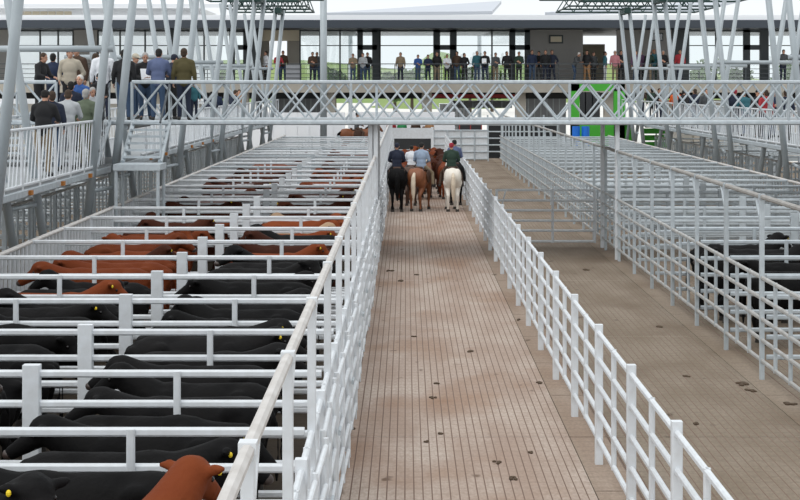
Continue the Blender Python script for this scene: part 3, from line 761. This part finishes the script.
# ---- horses
def horse_meshes(turn):
    k = MB()
    k.ball((.45, 0, 1.13), (.42, .25, .36)); k.ball((0, 0, 1.1), (.55, .28, .33)); k.ball((-.5, 0, 1.18), (.38, .30, .34))
    k.chain([((.5, 0, 1.42), .08), ((.05, 0, 1.34), .1), ((-.45, 0, 1.40), .11), ((-.72, 0, 1.28), .1)])
    for s in (1, -1):
        k.ball((-.6, s * .17, 1.2), (.24, .14, .3))
        k.chain([((-.55, s * .16, 1.0), .18), ((-.45, s * .17, .82), .12), ((-.72, s * .16, .56), .062), ((-.66, s * .16, .2), .04), ((-.62, s * .16, .07), .052)])
        k.ball((.52, s * .15, 1.1), (.17, .11, .3))
        k.chain([((.5, s * .14, .9), .12), ((.52, s * .15, .55), .062), ((.5, s * .15, .2), .04), ((.53, s * .15, .07), .052)])
    ny = turn
    k.chain([((.62, 0, 1.22), .25), ((.92, ny * .3, 1.5), .17), ((1.12, ny * .7, 1.74), .12)])
    k.chain([((1.12, ny * .7, 1.74), .115), ((1.3, ny, 1.58), .1), ((1.5, ny * 1.25, 1.36), .065)])
    for s in (1, -1): k.chain([((1.08, ny * .7 + s * .06, 1.82), .03), ((1.1, ny * .7 + s * .075, 1.94), .012)], 8)
    body = fuse(k, 'horse_body', HIDE['brown'], .028, 5)
    tl = MB(); tl.chain([((-.86, 0, 1.32), .05), ((-.96, 0, 1.2), .075), ((-.99, 0, .95), .085), ((-.97, 0, .65), .07), ((-.95, 0, .42), .03)])
    tail = fuse(tl, 'tail', HIDE['black'], .02, 2)
    mn = MB(); mn.chain([((.55, 0, 1.5), .035), ((.86, ny * .25, 1.68), .05), ((1.06, ny * .68, 1.88), .04)]); mane = fuse(mn, 'mane', HIDE['black'], .02, 2)
    sd_ = MB(); sd_.ball((.05, 0, 1.42), (.34, .2, .06)); sd_.chain([((.33, -.06, 1.5), .05), ((.33, .06, 1.5), .05)]); sd_.chain([((-.24, -.1, 1.5), .05), ((-.24, .1, 1.5), .05)])
    for s in (1, -1): sd_.ball((.05, s * .27, 1.2), (.28, .03, .26))
    saddle = fuse(sd_, 'saddle', BARK, .02, 3)
    return dict(body=body, tail=tail, mane=mane, saddle=saddle)
HORSES = [horse_meshes(0), horse_meshes(.12)]
HC_ = {'black': HIDE['black'], 'chestnut': mat('chestnut_coat', (.22, .075, .026), .55, c2=(.15, .045, .016), scale=2, bump=.1),
       'white': mat('pinto_coat', (.78, .74, .68), .6, c2=(.66, .58, .46), scale=1.2, amt=.5), 'bay': mat('bay_coat', (.07, .03, .015), .55, c2=(.05, .02, .01), scale=2),
       'cream': mat('cream_hair', (.68, .58, .45), .7, c2=(.5, .4, .3), scale=20)}
LEATHER = mat('saddle_leather', (.07, .03, .016), .6, c2=(.04, .02, .01), scale=8)
def horse(x, y_, rz, coat, tail, label, v=0, sc=1.0):
    t = thing('horse', label, 'horse', (x, y_, 0), rz, 'horses ridden in the market'); t.scale = (sc,) * 3
    c = HORSES[v]
    setmat(link('body', c['body'], t), HC_[coat]); setmat(link('tail', c['tail'], t), HC_[tail]); setmat(link('mane', c['mane'], t), HC_[tail])
    setmat(link('saddle', c['saddle'], t), LEATHER)
    for (x_, q_) in ((.535, .15), (.535, -.15), (-.615, .16), (-.615, -.16)): link('hoof', HOOFM, t, (x_, q_, 0))
    return t

# ---- people
SKIN = mat('skin', (.50, .27, .18), .55, c2=(.42, .21, .14), scale=8, rnd=.15)
SHOE = mat('dark_shoe', (.02, .017, .015), .5)
def hand(k, wrist, fwd, palm_n, s, curl):
    """palm, four unequal bent fingers and a thumb from the side of the palm"""
    w_ = Vector(wrist); f = Vector(fwd).normalized(); n = Vector(palm_n); n = (n - f * n.dot(f)).normalized(); u = f.cross(n).normalized() * s
    for j in range(4):
        o = (j - 1.5) * .021
        k.cap(tuple(w_ + f * .01 + u * o * .6), .015, tuple(w_ + f * .085 + u * o), .014, 8)
        b0 = w_ + f * .085 + u * o; ln = (.034, .040, .038, .028)[j]
        c1 = f * math.cos(curl) + n * math.sin(curl); c2 = f * math.cos(curl * 2) + n * math.sin(curl * 2)
        b1 = b0 + c1 * ln; b2 = b1 + c2 * ln * .85
        k.chain([(tuple(b0), .0105), (tuple(b1), .0095), (tuple(b2), .0085)], 7)
    th = w_ + f * .025 - u * .03; t1 = th + (f * .7 - u * .6 + n * .2).normalized() * .045; t2 = t1 + (f * .9 + n * .4).normalized() * .03
    k.chain([(tuple(w_ + f * .015 - u * .01), .016), (tuple(t1), .012), (tuple(t2), .010)], 7)
def figure(pose):
    P = dict(lean=0., head=(0, 0, 0), legs=None, arms=None, drop=0.)
    P.update(pose)
    ln = P['lean']
    hipz = .93 - P['drop']
    def T(x, y_, z):      # torso point, leaning forward (towards -y) about the hips
        d = z - .93; return (x, y_ - math.sin(ln) * d, hipz + d * math.cos(ln))
    sk = MB(); jk = MB(); tr = MB(); hr = MB(); cp = MB(); ey = []; shoes = []
    # torso
    for K, e in ((sk, 0.), (jk, .022)):
        K.ball(T(0, 0, 1.27), (.175 + e, .115 + e, .2 + e * .5)); K.ball(T(0, .0, 1.08), (.155 + e, .105 + e, .17 + e)); K.ball(T(0, 0, .96), (.165 + e, .11 + e, .12 + e * .5))
        K.chain([(T(-.15, 0, 1.41), .065 + e * .6), (T(0, 0, 1.45), .07 + e * .5), (T(.15, 0, 1.41), .065 + e * .6)])
    jk.ball(T(0, .0, .93), (.18, .13, .13))
    jk.chain([(T(-.035, .01, 1.49), .055), (T(.035, .01, 1.49), .055)])
    sk.cap(T(0, .01, 1.44), .06, T(0, -.01, 1.54), .055)
    hx, hy, hzz = P['head']; hc = Vector(T(0, -.02, 1.635)) + Vector((hx, hy, hzz))
    hrot = Euler((P.get('nod', 0.), 0, P.get('turn', 0.)))
    M = hrot.to_matrix()
    def Hd(x, y_, z): return tuple(hc + M @ Vector((x, y_, z)))
    sk.cap(T(0, -.005, 1.52), .053, Hd(0, .02, -.06), .055)
    sk.ball(Hd(0, .015, .02), (.076, .095, .098), hrot); sk.ball(Hd(0, -.03, -.05), (.058, .062, .07), hrot); sk.ball(Hd(0, -.06, -.1), (.03, .028, .022), hrot)
    sk.chain([(Hd(0, -.082, .01), .011), (Hd(0, -.108, -.03), .016)], 8)
    sk.ball(Hd(0, -.086, -.068), (.026, .012, .009), hrot)
    for s in (1, -1): sk.ball(Hd(s * .078, .015, -.012), (.012, .024, .034), hrot)
    for s in (1, -1): ey.append(Hd(s * .031, -.078, .012))
    # hair shell, cap
    hr.ball(Hd(0, .028, .035), (.087, .098, .095), hrot); hr.ball(Hd(0, .06, -.03), (.074, .06, .075), hrot)
    cp.ball(Hd(0, .015, .05), (.092, .108, .08), hrot); cp.ball(Hd(0, -.095, .05), (.066, .065, .012), hrot); cp.ball(Hd(0, .05, -.0), (.08, .065, .06), hrot)
    # arms
    for s, arm in zip((1, -1), P['arms']):
        shd = Vector(T(s * .19, 0, 1.40)); el = Vector(T(s * arm[0][0], arm[0][1], arm[0][2])); ha = Vector(T(s * arm[1][0], arm[1][1], arm[1][2]))
        fw = (ha - el).normalized(); wr = ha - fw * .09
        sk.chain([(tuple(shd), .058), (tuple(el), .042), (tuple(wr), .028)])
        jk.chain([(tuple(shd), .078), (tuple(shd.lerp(el, .5)), .067), (tuple(el), .058), (tuple(wr - fw * .01), .046)])
        pn = Vector(arm[2]) if len(arm) > 2 else Vector((-s, 0, 0))
        hand(sk, wr, fw, pn, s, .45)
    # legs
    for s, lg in zip((1, -1), P['legs']):
        hp = Vector((s * .09, 0, hipz)); kn = Vector((s * lg[0][0], lg[0][1], lg[0][2])); an = Vector((s * lg[1][0], lg[1][1], lg[1][2]))
        toe = an + Vector((s * .03, -.17, -.055)) if len(lg) < 3 else an + Vector(lg[2])
        sk.chain([(tuple(hp), .082), (tuple(kn), .052), (tuple(kn.lerp(an, .35)), .052), (tuple(an), .036)])
        tr.chain([(tuple(hp), .098), (tuple(hp.lerp(kn, .5)), .085), (tuple(kn), .068), (tuple(kn.lerp(an, .5)), .063), (tuple(an.lerp(kn, .06)), .06)])
        sk.chain([(tuple(an), .036), (tuple(toe), .03)], 8)
        sh = MB(); sh.chain([(tuple(an + Vector((0, .04, -.035))), .045), (tuple(an.lerp(toe, .5) + Vector((0, 0, -.01))), .047), (tuple(toe), .042)], 10)
        sh.cap(tuple(an), .045, tuple(an + Vector((0, .02, -.03))), .045)
        shoes.append(fuse(sh, 'shoe', SHOE, .02, 2))
    tr.ball((0, 0, hipz + .02), (.172, .122, .12))
    return dict(body=fuse(sk, 'body', SKIN, .0125, 2), jacket=fuse(jk, 'jacket', SKIN, .022, 3), trousers=fuse(tr, 'trousers', SKIN, .022, 3),
                shoes=shoes, hair=fuse(hr, 'hair', SKIN, .014, 2), cap=fuse(cp, 'cap', SKIN, .013, 1), eyes=ey)
ST_L = (((.10, -.01, .5), (.11, .02, .085)), ((.10, -.02, .5), (.12, .0, .085)))
POSES = {
 'stand': figure(dict(arms=(((.26, .03, 1.13), (.27, -.06, .84)), ((.26, .03, 1.13), (.27, -.05, .84))), legs=ST_L)),
 'rail': figure(dict(lean=.16, nod=.25, head=(0, -.02, -.01), arms=(((.27, -.12, 1.16), (.2, -.36, 1.10), (0, 0, -1)), ((.27, -.12, 1.16), (.18, -.37, 1.10), (0, 0, -1))), legs=ST_L)),
 'folded': figure(dict(lean=.04, nod=.15, arms=(((.25, -.04, 1.13), (-.06, -.2, 1.17), (0, 1, 0)), ((.25, -.05, 1.12), (-.05, -.23, 1.10), (0, 1, 0))), legs=ST_L)),
 'front': figure(dict(lean=.06, nod=.3, arms=(((.26, .0, 1.12), (.05, -.27, 1.08), (-.3, .3, 1)), ((.26, .0, 1.12), (.05, -.28, 1.07), (-.3, .3, 1))), legs=(((.10, -.01, .5), (.14, .05, .085)), ((.10, -.06, .5), (.10, -.06, .085))))),
 'hips': figure(dict(lean=-.03, turn=.5, arms=(((.33, .08, 1.14), (.19, -.05, .98), (-1, 0, 0)), ((.27, .05, 1.13), (.24, -.1, .88))), legs=(((.12, -.02, .5), (.17, .02, .085)), ((.11, -.02, .5), (.14, -.03, .085))))),
 'stoop': figure(dict(lean=.42, nod=.3, turn=-.3, head=(0, -.03, -.01), arms=(((.25, -.16, 1.14), (.16, -.4, 1.15), (0, 0, -1)), ((.25, -.16, 1.14), (.14, -.42, 1.13), (0, 0, -1))), legs=(((.10, -.03, .5), (.12, .08, .085)), ((.10, -.10, .5), (.11, -.08, .085))))),
 'ride': figure(dict(lean=.05, nod=.1, drop=-.62, arms=(((.27, -.06, 1.14), (.13, -.32, 1.07), (-.5, 0, -1)), ((.27, -.06, 1.14), (.10, -.33, 1.05), (-.5, 0, -1))),
                     legs=(((.33, -.28, 1.30), (.40, -.12, .90), (.03, -.17, -.02)), ((.33, -.28, 1.30), (.40, -.12, .90), (-.03, -.17, -.02))))),
}
CLOTH = {}
def cloth(c):
    if c not in CLOTH:
        CLOTH[c] = mat('cloth_%d' % len(CLOTH), c, .85, c2=tuple(v * .7 for v in c), scale=7, amt=.6, bump=.25, bscale=14)
    return CLOTH[c]
C = dict(black=(.012, .012, .014), navy=(.012, .018, .04), blue=(.03, .10, .32), jeans=(.04, .075, .14), lblue=(.30, .38, .50), beige=(.45, .40, .32), white=(.78, .80, .84), grey=(.42, .44, .46),
         dgrey=(.07, .075, .08), olive=(.085, .07, .025), green=(.12, .15, .10), dgreen=(.02, .045, .03), khaki=(.26, .20, .13), brown=(.07, .04, .025), red=(.38, .03, .04), teal=(.03, .13, .16), pink=(.55, .22, .25),
         purple=(.12, .06, .12), orange=(.7, .12, .02), steel=(.10, .13, .24), tan=(.38, .20, .09), grn=(.02, .25, .08), dblue=(.013, .024, .06))
HAIRC = dict(black=(.010, .009, .008), brown=(.05, .03, .018), grey=(.38, .37, .36), white=(.68, .66, .62), orange=(.5, .12, .03), navy=(.012, .016, .035), red=(.32, .02, .04), beige=(.5, .45, .36), bald=None)
def person(x, Z, z, face, pose, top, bottom, head, label, h=1.74, group=None, cap=False, paper=False):
    t = thing('person', label, 'person', (x, Z, z), R(face), group); s = h / 1.74; t.scale = (s, s, s)
    p = POSES[pose]
    link('body', p['body'], t); setmat(link('jacket', p['jacket'], t), cloth(C[top])); setmat(link('trousers', p['trousers'], t), cloth(C[bottom]))
    for q in p['shoes']: link('shoe', q, t)
    for e in p['eyes']: link('eye', EYES_, t, e)
    if HAIRC[head]:
        o = link('cap' if cap else 'hair', p['cap' if cap else 'hair'], t); setmat(o, cloth(HAIRC[head]))
    if paper:
        b = MB(); b.box(-.13, .13, -.004, .004, 0, .3); link('sheet_of_paper', b.mesh('paper', PAPER), t, (0, -.33, 1.05), (R(-20), 0, R(12)))
    return t
# face: 0 looks at the camera, 180 looks away
G1 = 'people on the left walkway and footbridge'
def wp(px, k_, z, *a, **kw):
    Z = k_ * F; return person(kz(px, Z), Z, z, *a, group=G1, **kw)
WD = WZ + .001; BD = BF + .001
wp(43, .0213, WD, 175, 'rail', 'black', 'khaki', 'black', 'person in black jacket and black cap, back turned, nearest on the left walkway', h=1.84, cap=True)
wp(52, .0226, WD, 200, 'stand', 'navy', 'jeans', 'brown', 'brown-haired person in dark jacket beside the black-capped one on the walkway', h=1.8)
wp(67, .0231, WD, 180, 'rail', 'grey', 'grey', 'brown', 'person in light grey jacket seen from behind on the left walkway', h=1.84)
wp(86, .0237, WD, 165, 'stand', 'green', 'olive', 'grey', 'balding person in sage green coat, back turned, on the left walkway', h=1.84)
wp(92, .02406, WD + .33, 30, 'front', 'grey', 'dgrey', 'grey', 'grey-haired person in pale shirt beside the sage green coat', h=1.55)
wp(80, .0243, WD + .5, -15, 'stand', 'blue', 'jeans', 'white', 'white-haired person in bright blue jacket on the walkway stairs', h=1.68)
wp(71, .0241, WD + .33, 180, 'stand', 'navy', 'navy', 'black', 'dark-haired person in navy jacket, back turned, on the walkway stairs', h=1.69)
wp(98.5, .02463, WD + .675, 40, 'front', 'black', 'dgrey', 'black', 'black-haired person in dark shirt looking down at the top of the stairs', h=1.55)
wp(70, .0264, BD, 0, 'hips', 'beige', 'black', 'brown', 'person in big beige coat facing the camera on the footbridge', h=1.86)
wp(39, .0258, BD, 70, 'rail', 'black', 'black', 'brown', 'person in black jacket leaning on the footbridge railing at far left', h=1.74)
wp(53, .0270, BD, 180, 'stand', 'dblue', 'navy', 'black', 'person in dark blue jacket behind the black-jacketed one on the footbridge', h=1.75)
wp(77, .0272, BD, -20, 'stand', 'brown', 'dgrey', 'beige', 'person in beige cap standing behind the beige coat', h=1.96, cap=True)
wp(103, .0257, BD, 190, 'stand', 'white', 'navy', 'black', 'person in white shirt seen from behind on the footbridge', h=1.88)
wp(94, .0268, BD, 120, 'front', 'black', 'black', 'brown', 'person in black standing left of the white shirt on the footbridge', h=1.74)
wp(124, .0256, BD, 180, 'stand', 'black', 'jeans', 'black', 'person in black jacket and jeans behind the crossing column tubes', h=1.8)
wp(134, .0270, BD, 60, 'front', 'dgrey', 'jeans', 'beige', 'person in pale cap and charcoal jacket on the footbridge', h=1.74, cap=True)
wp(145, .0262, BD, 15, 'front', 'black', 'jeans', 'grey', 'grey-haired person in black holding white papers on the footbridge', h=1.74, paper=True)
wp(158, .0256, BD, 180, 'rail', 'steel', 'jeans', 'black', 'person in slate blue shirt and jeans seen from behind on the footbridge', h=1.84)
wp(171, .0263, BD, 150, 'rail', 'navy', 'black', 'navy', 'person in navy jacket and cap between the slate blue and olive jackets', h=1.72, cap=True)
wp(184, .0257, BD, 182, 'stand', 'olive', 'navy', 'brown', 'person in olive brown jacket seen from behind on the footbridge', h=1.84)
wp(194, .0266, BD, 20, 'stand', 'teal', 'navy', 'brown', 'child in teal top standing right of the olive jacket', h=1.0)
wp(208, .0385, WD, 160, 'stoop', 'navy', 'navy', 'black', 'person in navy coat leaning on the far left walkway railing', h=1.74)
wp(216, .0405, WD, 200, 'stand', 'dblue', 'black', 'brown', 'person in dark blue coat beside the navy coat on the far walkway', h=1.74)
wp(231, .0435, WD, 150, 'stoop', 'navy', 'black', 'brown', 'person in long navy jacket bending over the far walkway railing', h=1.78)
wp(239, .0465, WD, 10, 'front', 'tan', 'jeans', 'brown', 'person in tan top facing the camera on the far walkway', h=1.72)
wp(259, .0535, WD, 170, 'stand', 'black', 'black', 'black', 'person in black standing at the far end of the left walkway', h=1.74)
# right walkway
G2 = 'people on the right walkway'
for px, k_, face, pose, top, bot, hd, lab in [
 (641, .0555, 160, 'rail', 'brown', 'navy', 'brown', 'person in brown jacket at the far end of the right walkway'),
 (652, .053, 190, 'stand', 'dgreen', 'black', 'black', 'person in dark green coat with back turned on the right walkway'),
 (659, .0515, 20, 'folded', 'black', 'navy', 'brown', 'person in black with folded arms on the right walkway'),
 (676, .0475, 170, 'rail', 'orange', 'navy', 'brown', 'person in bright orange top on the right walkway'),
 (685, .0465, 180, 'stoop', 'black', 'black', 'black', 'person in black bending over the right walkway railing'),
 (695, .0448, 200, 'stand', 'navy', 'jeans', 'brown', 'person in navy jacket right of the bending one'),
 (706, .0432, 10, 'stand', 'dgrey', 'black', 'brown', 'person in charcoal jacket facing the camera on the right walkway'),
 (735, .0395, 165, 'stand', 'navy', 'navy', 'red', 'person in navy jacket and red cap on the right walkway'),
 (746, .0382, 185, 'stoop', 'teal', 'jeans', 'brown', 'person in teal shirt leaning forward on the right walkway'),
 (757, .037, 20, 'front', 'black', 'black', 'black', 'person in black looking down beside the teal shirt'),
 (766, .036, 190, 'stand', 'red', 'navy', 'brown', 'person in dark red jacket with back turned on the right walkway'),
 (773, .0372, 30, 'folded', 'dblue', 'jeans', 'black', 'person in dark blue jacket right of the dark red jacket'),
 (786, .0352, 175, 'stand', 'navy', 'black', 'brown', 'person in navy coat nearest the right edge of the picture')]:
    Z = k_ * F; person(max(kz(px, Z), 12.75), Z, WD, face, pose, top, bot, hd, lab, 1.76, G2, cap=(hd == 'red'))
# balcony
G3 = 'people along the balcony of the market building'
for px, dz, face, pose, top, bot, hd, h, lab in [
 (259, 0, 100, 'stand', 'black', 'black', 'black', 1.72, 'person in black coat at the left end of the balcony'),
 (266, .4, -60, 'stand', 'white', 'black', 'black', 1.82, 'long-haired person in white top at the left of the balcony'),
 (278, 0, 20, 'rail', 'red', 'jeans', 'brown', 1.72, 'person in red shirt leaning on the balcony railing'),
 (283, .5, 0, 'stand', 'brown', 'jeans', 'brown', 1.85, 'person in brown jacket behind the red shirt on the balcony'),
 (312.5, 0, 10, 'folded', 'brown', 'navy', 'brown', 1.76, 'person in maroon-brown jacket, left of the pair by the round column'),
 (317, .5, -10, 'stand', 'dgrey', 'jeans', 'brown', 1.76, 'person in charcoal jacket, right of the pair by the round column'),
 (353, 0, 0, 'folded', 'khaki', 'jeans', 'brown', 1.66, 'person in khaki jacket and jeans left of the glass door on the balcony'),
 (363, 0, -15, 'front', 'grey', 'jeans', 'brown', 1.70, 'person in grey top, left of the pair before the glass door'),
 (367.5, .4, 10, 'stand', 'black', 'jeans', 'brown', 1.74, 'person in black jacket, right of the pair before the glass door'),
 (400.5, 0, -10, 'stand', 'khaki', 'navy', 'brown', 1.74, 'person in tan jacket alone left of the middle window'),
 (418, 0, 10, 'folded', 'blue', 'jeans', 'black', 1.60, 'person in blue jacket with folded hands on the balcony'),
 (428, 0, 0, 'front', 'dblue', 'dblue', 'brown', 1.60, 'person all in navy blue right of the blue jacket'),
 (437, .1, 0, 'stand', 'black', 'khaki', 'brown', 1.76, 'person in black jacket and khaki trousers in the middle of the balcony'),
 (447, 0, 5, 'folded', 'white', 'black', 'brown', 1.62, 'person with white sleeves and black trousers on the balcony'),
 (457, .2, -15, 'stand', 'brown', 'jeans', 'black', 1.80, 'person in dark brown jacket beside the dark door frame'),
 (464.5, 0, 20, 'hips', 'black', 'black', 'brown', 1.70, 'person all in black right of the dark door frame'),
 (477, 0, 20, 'stand', 'teal', 'jeans', 'grey', 1.82, 'person in teal shirt and jeans on the balcony'),
 (485, 0, -10, 'front', 'black', 'dblue', 'brown', 1.80, 'person in black jacket holding a white paper on the balcony'),
 (495.5, 0, 15, 'folded', 'dgrey', 'khaki', 'brown', 1.72, 'person in dark jacket and khaki trousers near the balcony window end'),
 (507, 0, 0, 'hips', 'black', 'black', 'black', 1.80, 'broad person in black with hands on hips on the balcony'),
 (519, 0, -5, 'folded', 'dgreen', 'black', 'brown', 1.78, 'person in very dark green jacket before the grey door'),
 (532, 0, 10, 'stand', 'dblue', 'jeans', 'brown', 1.88, 'tall person in navy jacket and jeans before the grey wall'),
 (539, .5, -10, 'front', 'black', 'dgrey', 'black', 1.82, 'person in black behind the tall navy one'),
 (545.5, 0, 0, 'stand', 'black', 'navy', 'brown', 1.88, 'person in black before the small wall window'),
 (552, .2, -20, 'hips', 'navy', 'navy', 'brown', 1.88, 'person in navy at the right of the balcony wall group'),
 (574, 0, 60, 'stoop', 'dgrey', 'jeans', 'white', 1.80, 'white-haired person leaning forward on the balcony railing'),
 (587, 0, -30, 'hips', 'black', 'tan', 'black', 1.86, 'person in black jacket and tan trousers by the bright passage'),
 (593.5, .3, 30, 'stand', 'dgrey', 'black', 'black', 1.78, 'person in dark clothes right of the tan trousers'),
 (605, .2, 90, 'stand', 'teal', 'white', 'brown', 1.80, 'person in teal top standing in the bright passage'),
 (615, 0, 0, 'stand', 'pink', 'khaki', 'white', 1.84, 'white-haired person in pink top at the passage corner'),
 (621, .2, 0, 'folded', 'black', 'black', 'brown', 1.86, 'person in black right of the pink top'),
 (636, 0, 10, 'stand', 'purple', 'jeans', 'brown', 1.84, 'person in purple checked shirt and jeans on the balcony'),
 (641, .5, 0, 'stand', 'purple', 'black', 'black', 1.86, 'person in dark purple jacket behind the purple shirt'),
 (648, 0, 150, 'stoop', 'dgreen', 'khaki', 'brown', 1.90, 'person in dark green jacket bending, khaki trousers, on the balcony'),
 (654, .4, 0, 'stand', 'teal', 'dgreen', 'orange', 1.92, 'orange-haired person in teal on the balcony'),
 (663, 0, 0, 'folded', 'black', 'black', 'grey', 1.86, 'grey-haired person in black behind the column tubes on the balcony'),
 (680, 0, -10, 'stand', 'red', 'navy', 'brown', 1.90, 'person in dark red jacket right of the column tubes on the balcony'),
 (783, 0, 0, 'rail', 'dgrey', 'navy', 'black', 1.92, 'person in charcoal jacket toward the right end of the balcony'),
 (795, 0, 10, 'folded', 'dblue', 'blue', 'brown', 1.98, 'person in blue trousers at the right end of the balcony')]:
    Z = BZ + .32 + dz; h *= 1.06
    person(kz(px, Z), Z, FLZ, face, pose, top, bot, hd, lab, h, G3, paper=('white paper' in lab))

# riders and horses
def rider(hx, hy, rz, coat, tail, hl, top, bot, head, pl, v=0, cap=True, sc=1.0, psc=1.74, scarf=None):
    horse(hx, hy, R(rz), coat, tail, hl, v, sc)
    d = Vector((math.cos(R(rz)), math.sin(R(rz))))
    s = psc / 1.74
    base = 1.43 * sc - 1.44 * s
    p = person(hx + d.x * .06 * sc, hy + d.y * .06 * sc, base, rz + 90, 'ride', top, bot, head, pl, psc, 'riders on horseback', cap=cap)
    if scarf:
        k = MB(); k.chain([((-.06, .03, 2.13), .035), ((0, -.05, 2.12), .035), ((.06, .03, 2.13), .035), ((0, .07, 2.13), .035), ((-.06, .03, 2.13), .035)], 8)
        setmat(link('scarf', fuse(k, 'scarf', SKIN, .015, 2), p), cloth(C[scarf]))
rider(-.32, 56.1, 91, 'black', 'black', 'black horse seen from behind beside the left corridor fence', 'navy', 'black', 'navy', 'rider in navy jacket and cap on the black horse')
rider(.52, 56.3, 74, 'chestnut', 'cream', 'chestnut horse with cream tail seen from behind', 'lblue', 'khaki', 'black', 'rider in light blue shirt and dark cap on the chestnut horse', 1)
rider(1.60, 56.2, 92, 'white', 'cream', 'white horse with cream tail seen from behind', 'dgreen', 'brown', 'red', 'rider in dark green jacket and red cap on the white horse')
rider(.20, 58.9, 88, 'bay', 'black', 'dark bay horse ahead of the chestnut horse', 'white', 'dgrey', 'black', 'rider in white shirt and black cap ahead of the chestnut horse', psc=1.5, sc=.95)
rider(1.80, 59.2, 93, 'black', 'black', 'dark horse ahead of the white horse by the right corridor fence', 'steel', 'black', 'black', 'rider in blue jacket ahead of the dark green rider')
rider(kz(355, 97), 98, 20, 'chestnut', 'black', 'chestnut horse far behind the left pens', 'dgrey', 'brown', 'black', 'rider in dark grey jacket behind the far end of the left pens', sc=1.15, psc=2.0)
for i, (px, Z, top) in enumerate(((391, 98.6, 'red'), (402, 95.6, 'grn'), (416, 98.4, 'brown'), (430, 95.6, 'tan'))):
    rider(kz(px, Z), Z, 80 + 10 * i, 'chestnut' if i % 2 else 'bay', 'black', f'{"chestnut" if i % 2 else "bay"} horse beyond the corridor end gate, {["leftmost", "second", "third", "rightmost"][i]} of four', top, 'black', 'black',
          f'rider in {["red", "green", "brown", "tan"][i]} top beyond the corridor end gate')

# dung on the floors
random.seed(8)
def pat(px, py, r_, label):
    r_ *= .72
    Z = F * HC / (py - VY); x = kz(px, Z)
    b = MB()
    for _ in range(5): b.ball((random.uniform(-r_, r_) * .7, random.uniform(-r_, r_), .008), (r_ * random.uniform(.3, .6), r_ * random.uniform(.4, .8), .010 + r_ * .05), seg=9, rings=6)
    tag(link('dung_pat', fuse(b, 'dung_pat', DUNG, .012, 1) if r_ > .1 else b.mesh('dung_pat', DUNG), None, (x, Z, 0)), label, 'dung', 'dung pats on the concrete')
for i, (px, py, r_) in enumerate([(351.5, 429, .12), (433, 398, .08), (437, 384, .07), (402, 281, .13), (417, 275, .1), (390, 271, .12), (540, 383, .09), (497, 463, .07), (513, 479, .08), (414, 337, .07), (440, 434, .06), (517, 320, .09), (426, 442, .05), (471, 352, .1), (530, 453, .05)]):
    pat(px, py, r_, f'dark dung pat on the central corridor floor, {ORD[i] if i else "first"} of those scattered there')
for i, (px, py, r_) in enumerate([(741, 384, .16), (750, 391, .1), (791, 404, .14), (658, 327, .12), (587, 270, .13), (687, 377, .08), (696, 424, .07)]):
    pat(px, py, r_, f'dark dung pat on the right alley floor, {ORD[i] if i else "first"} of those scattered there')
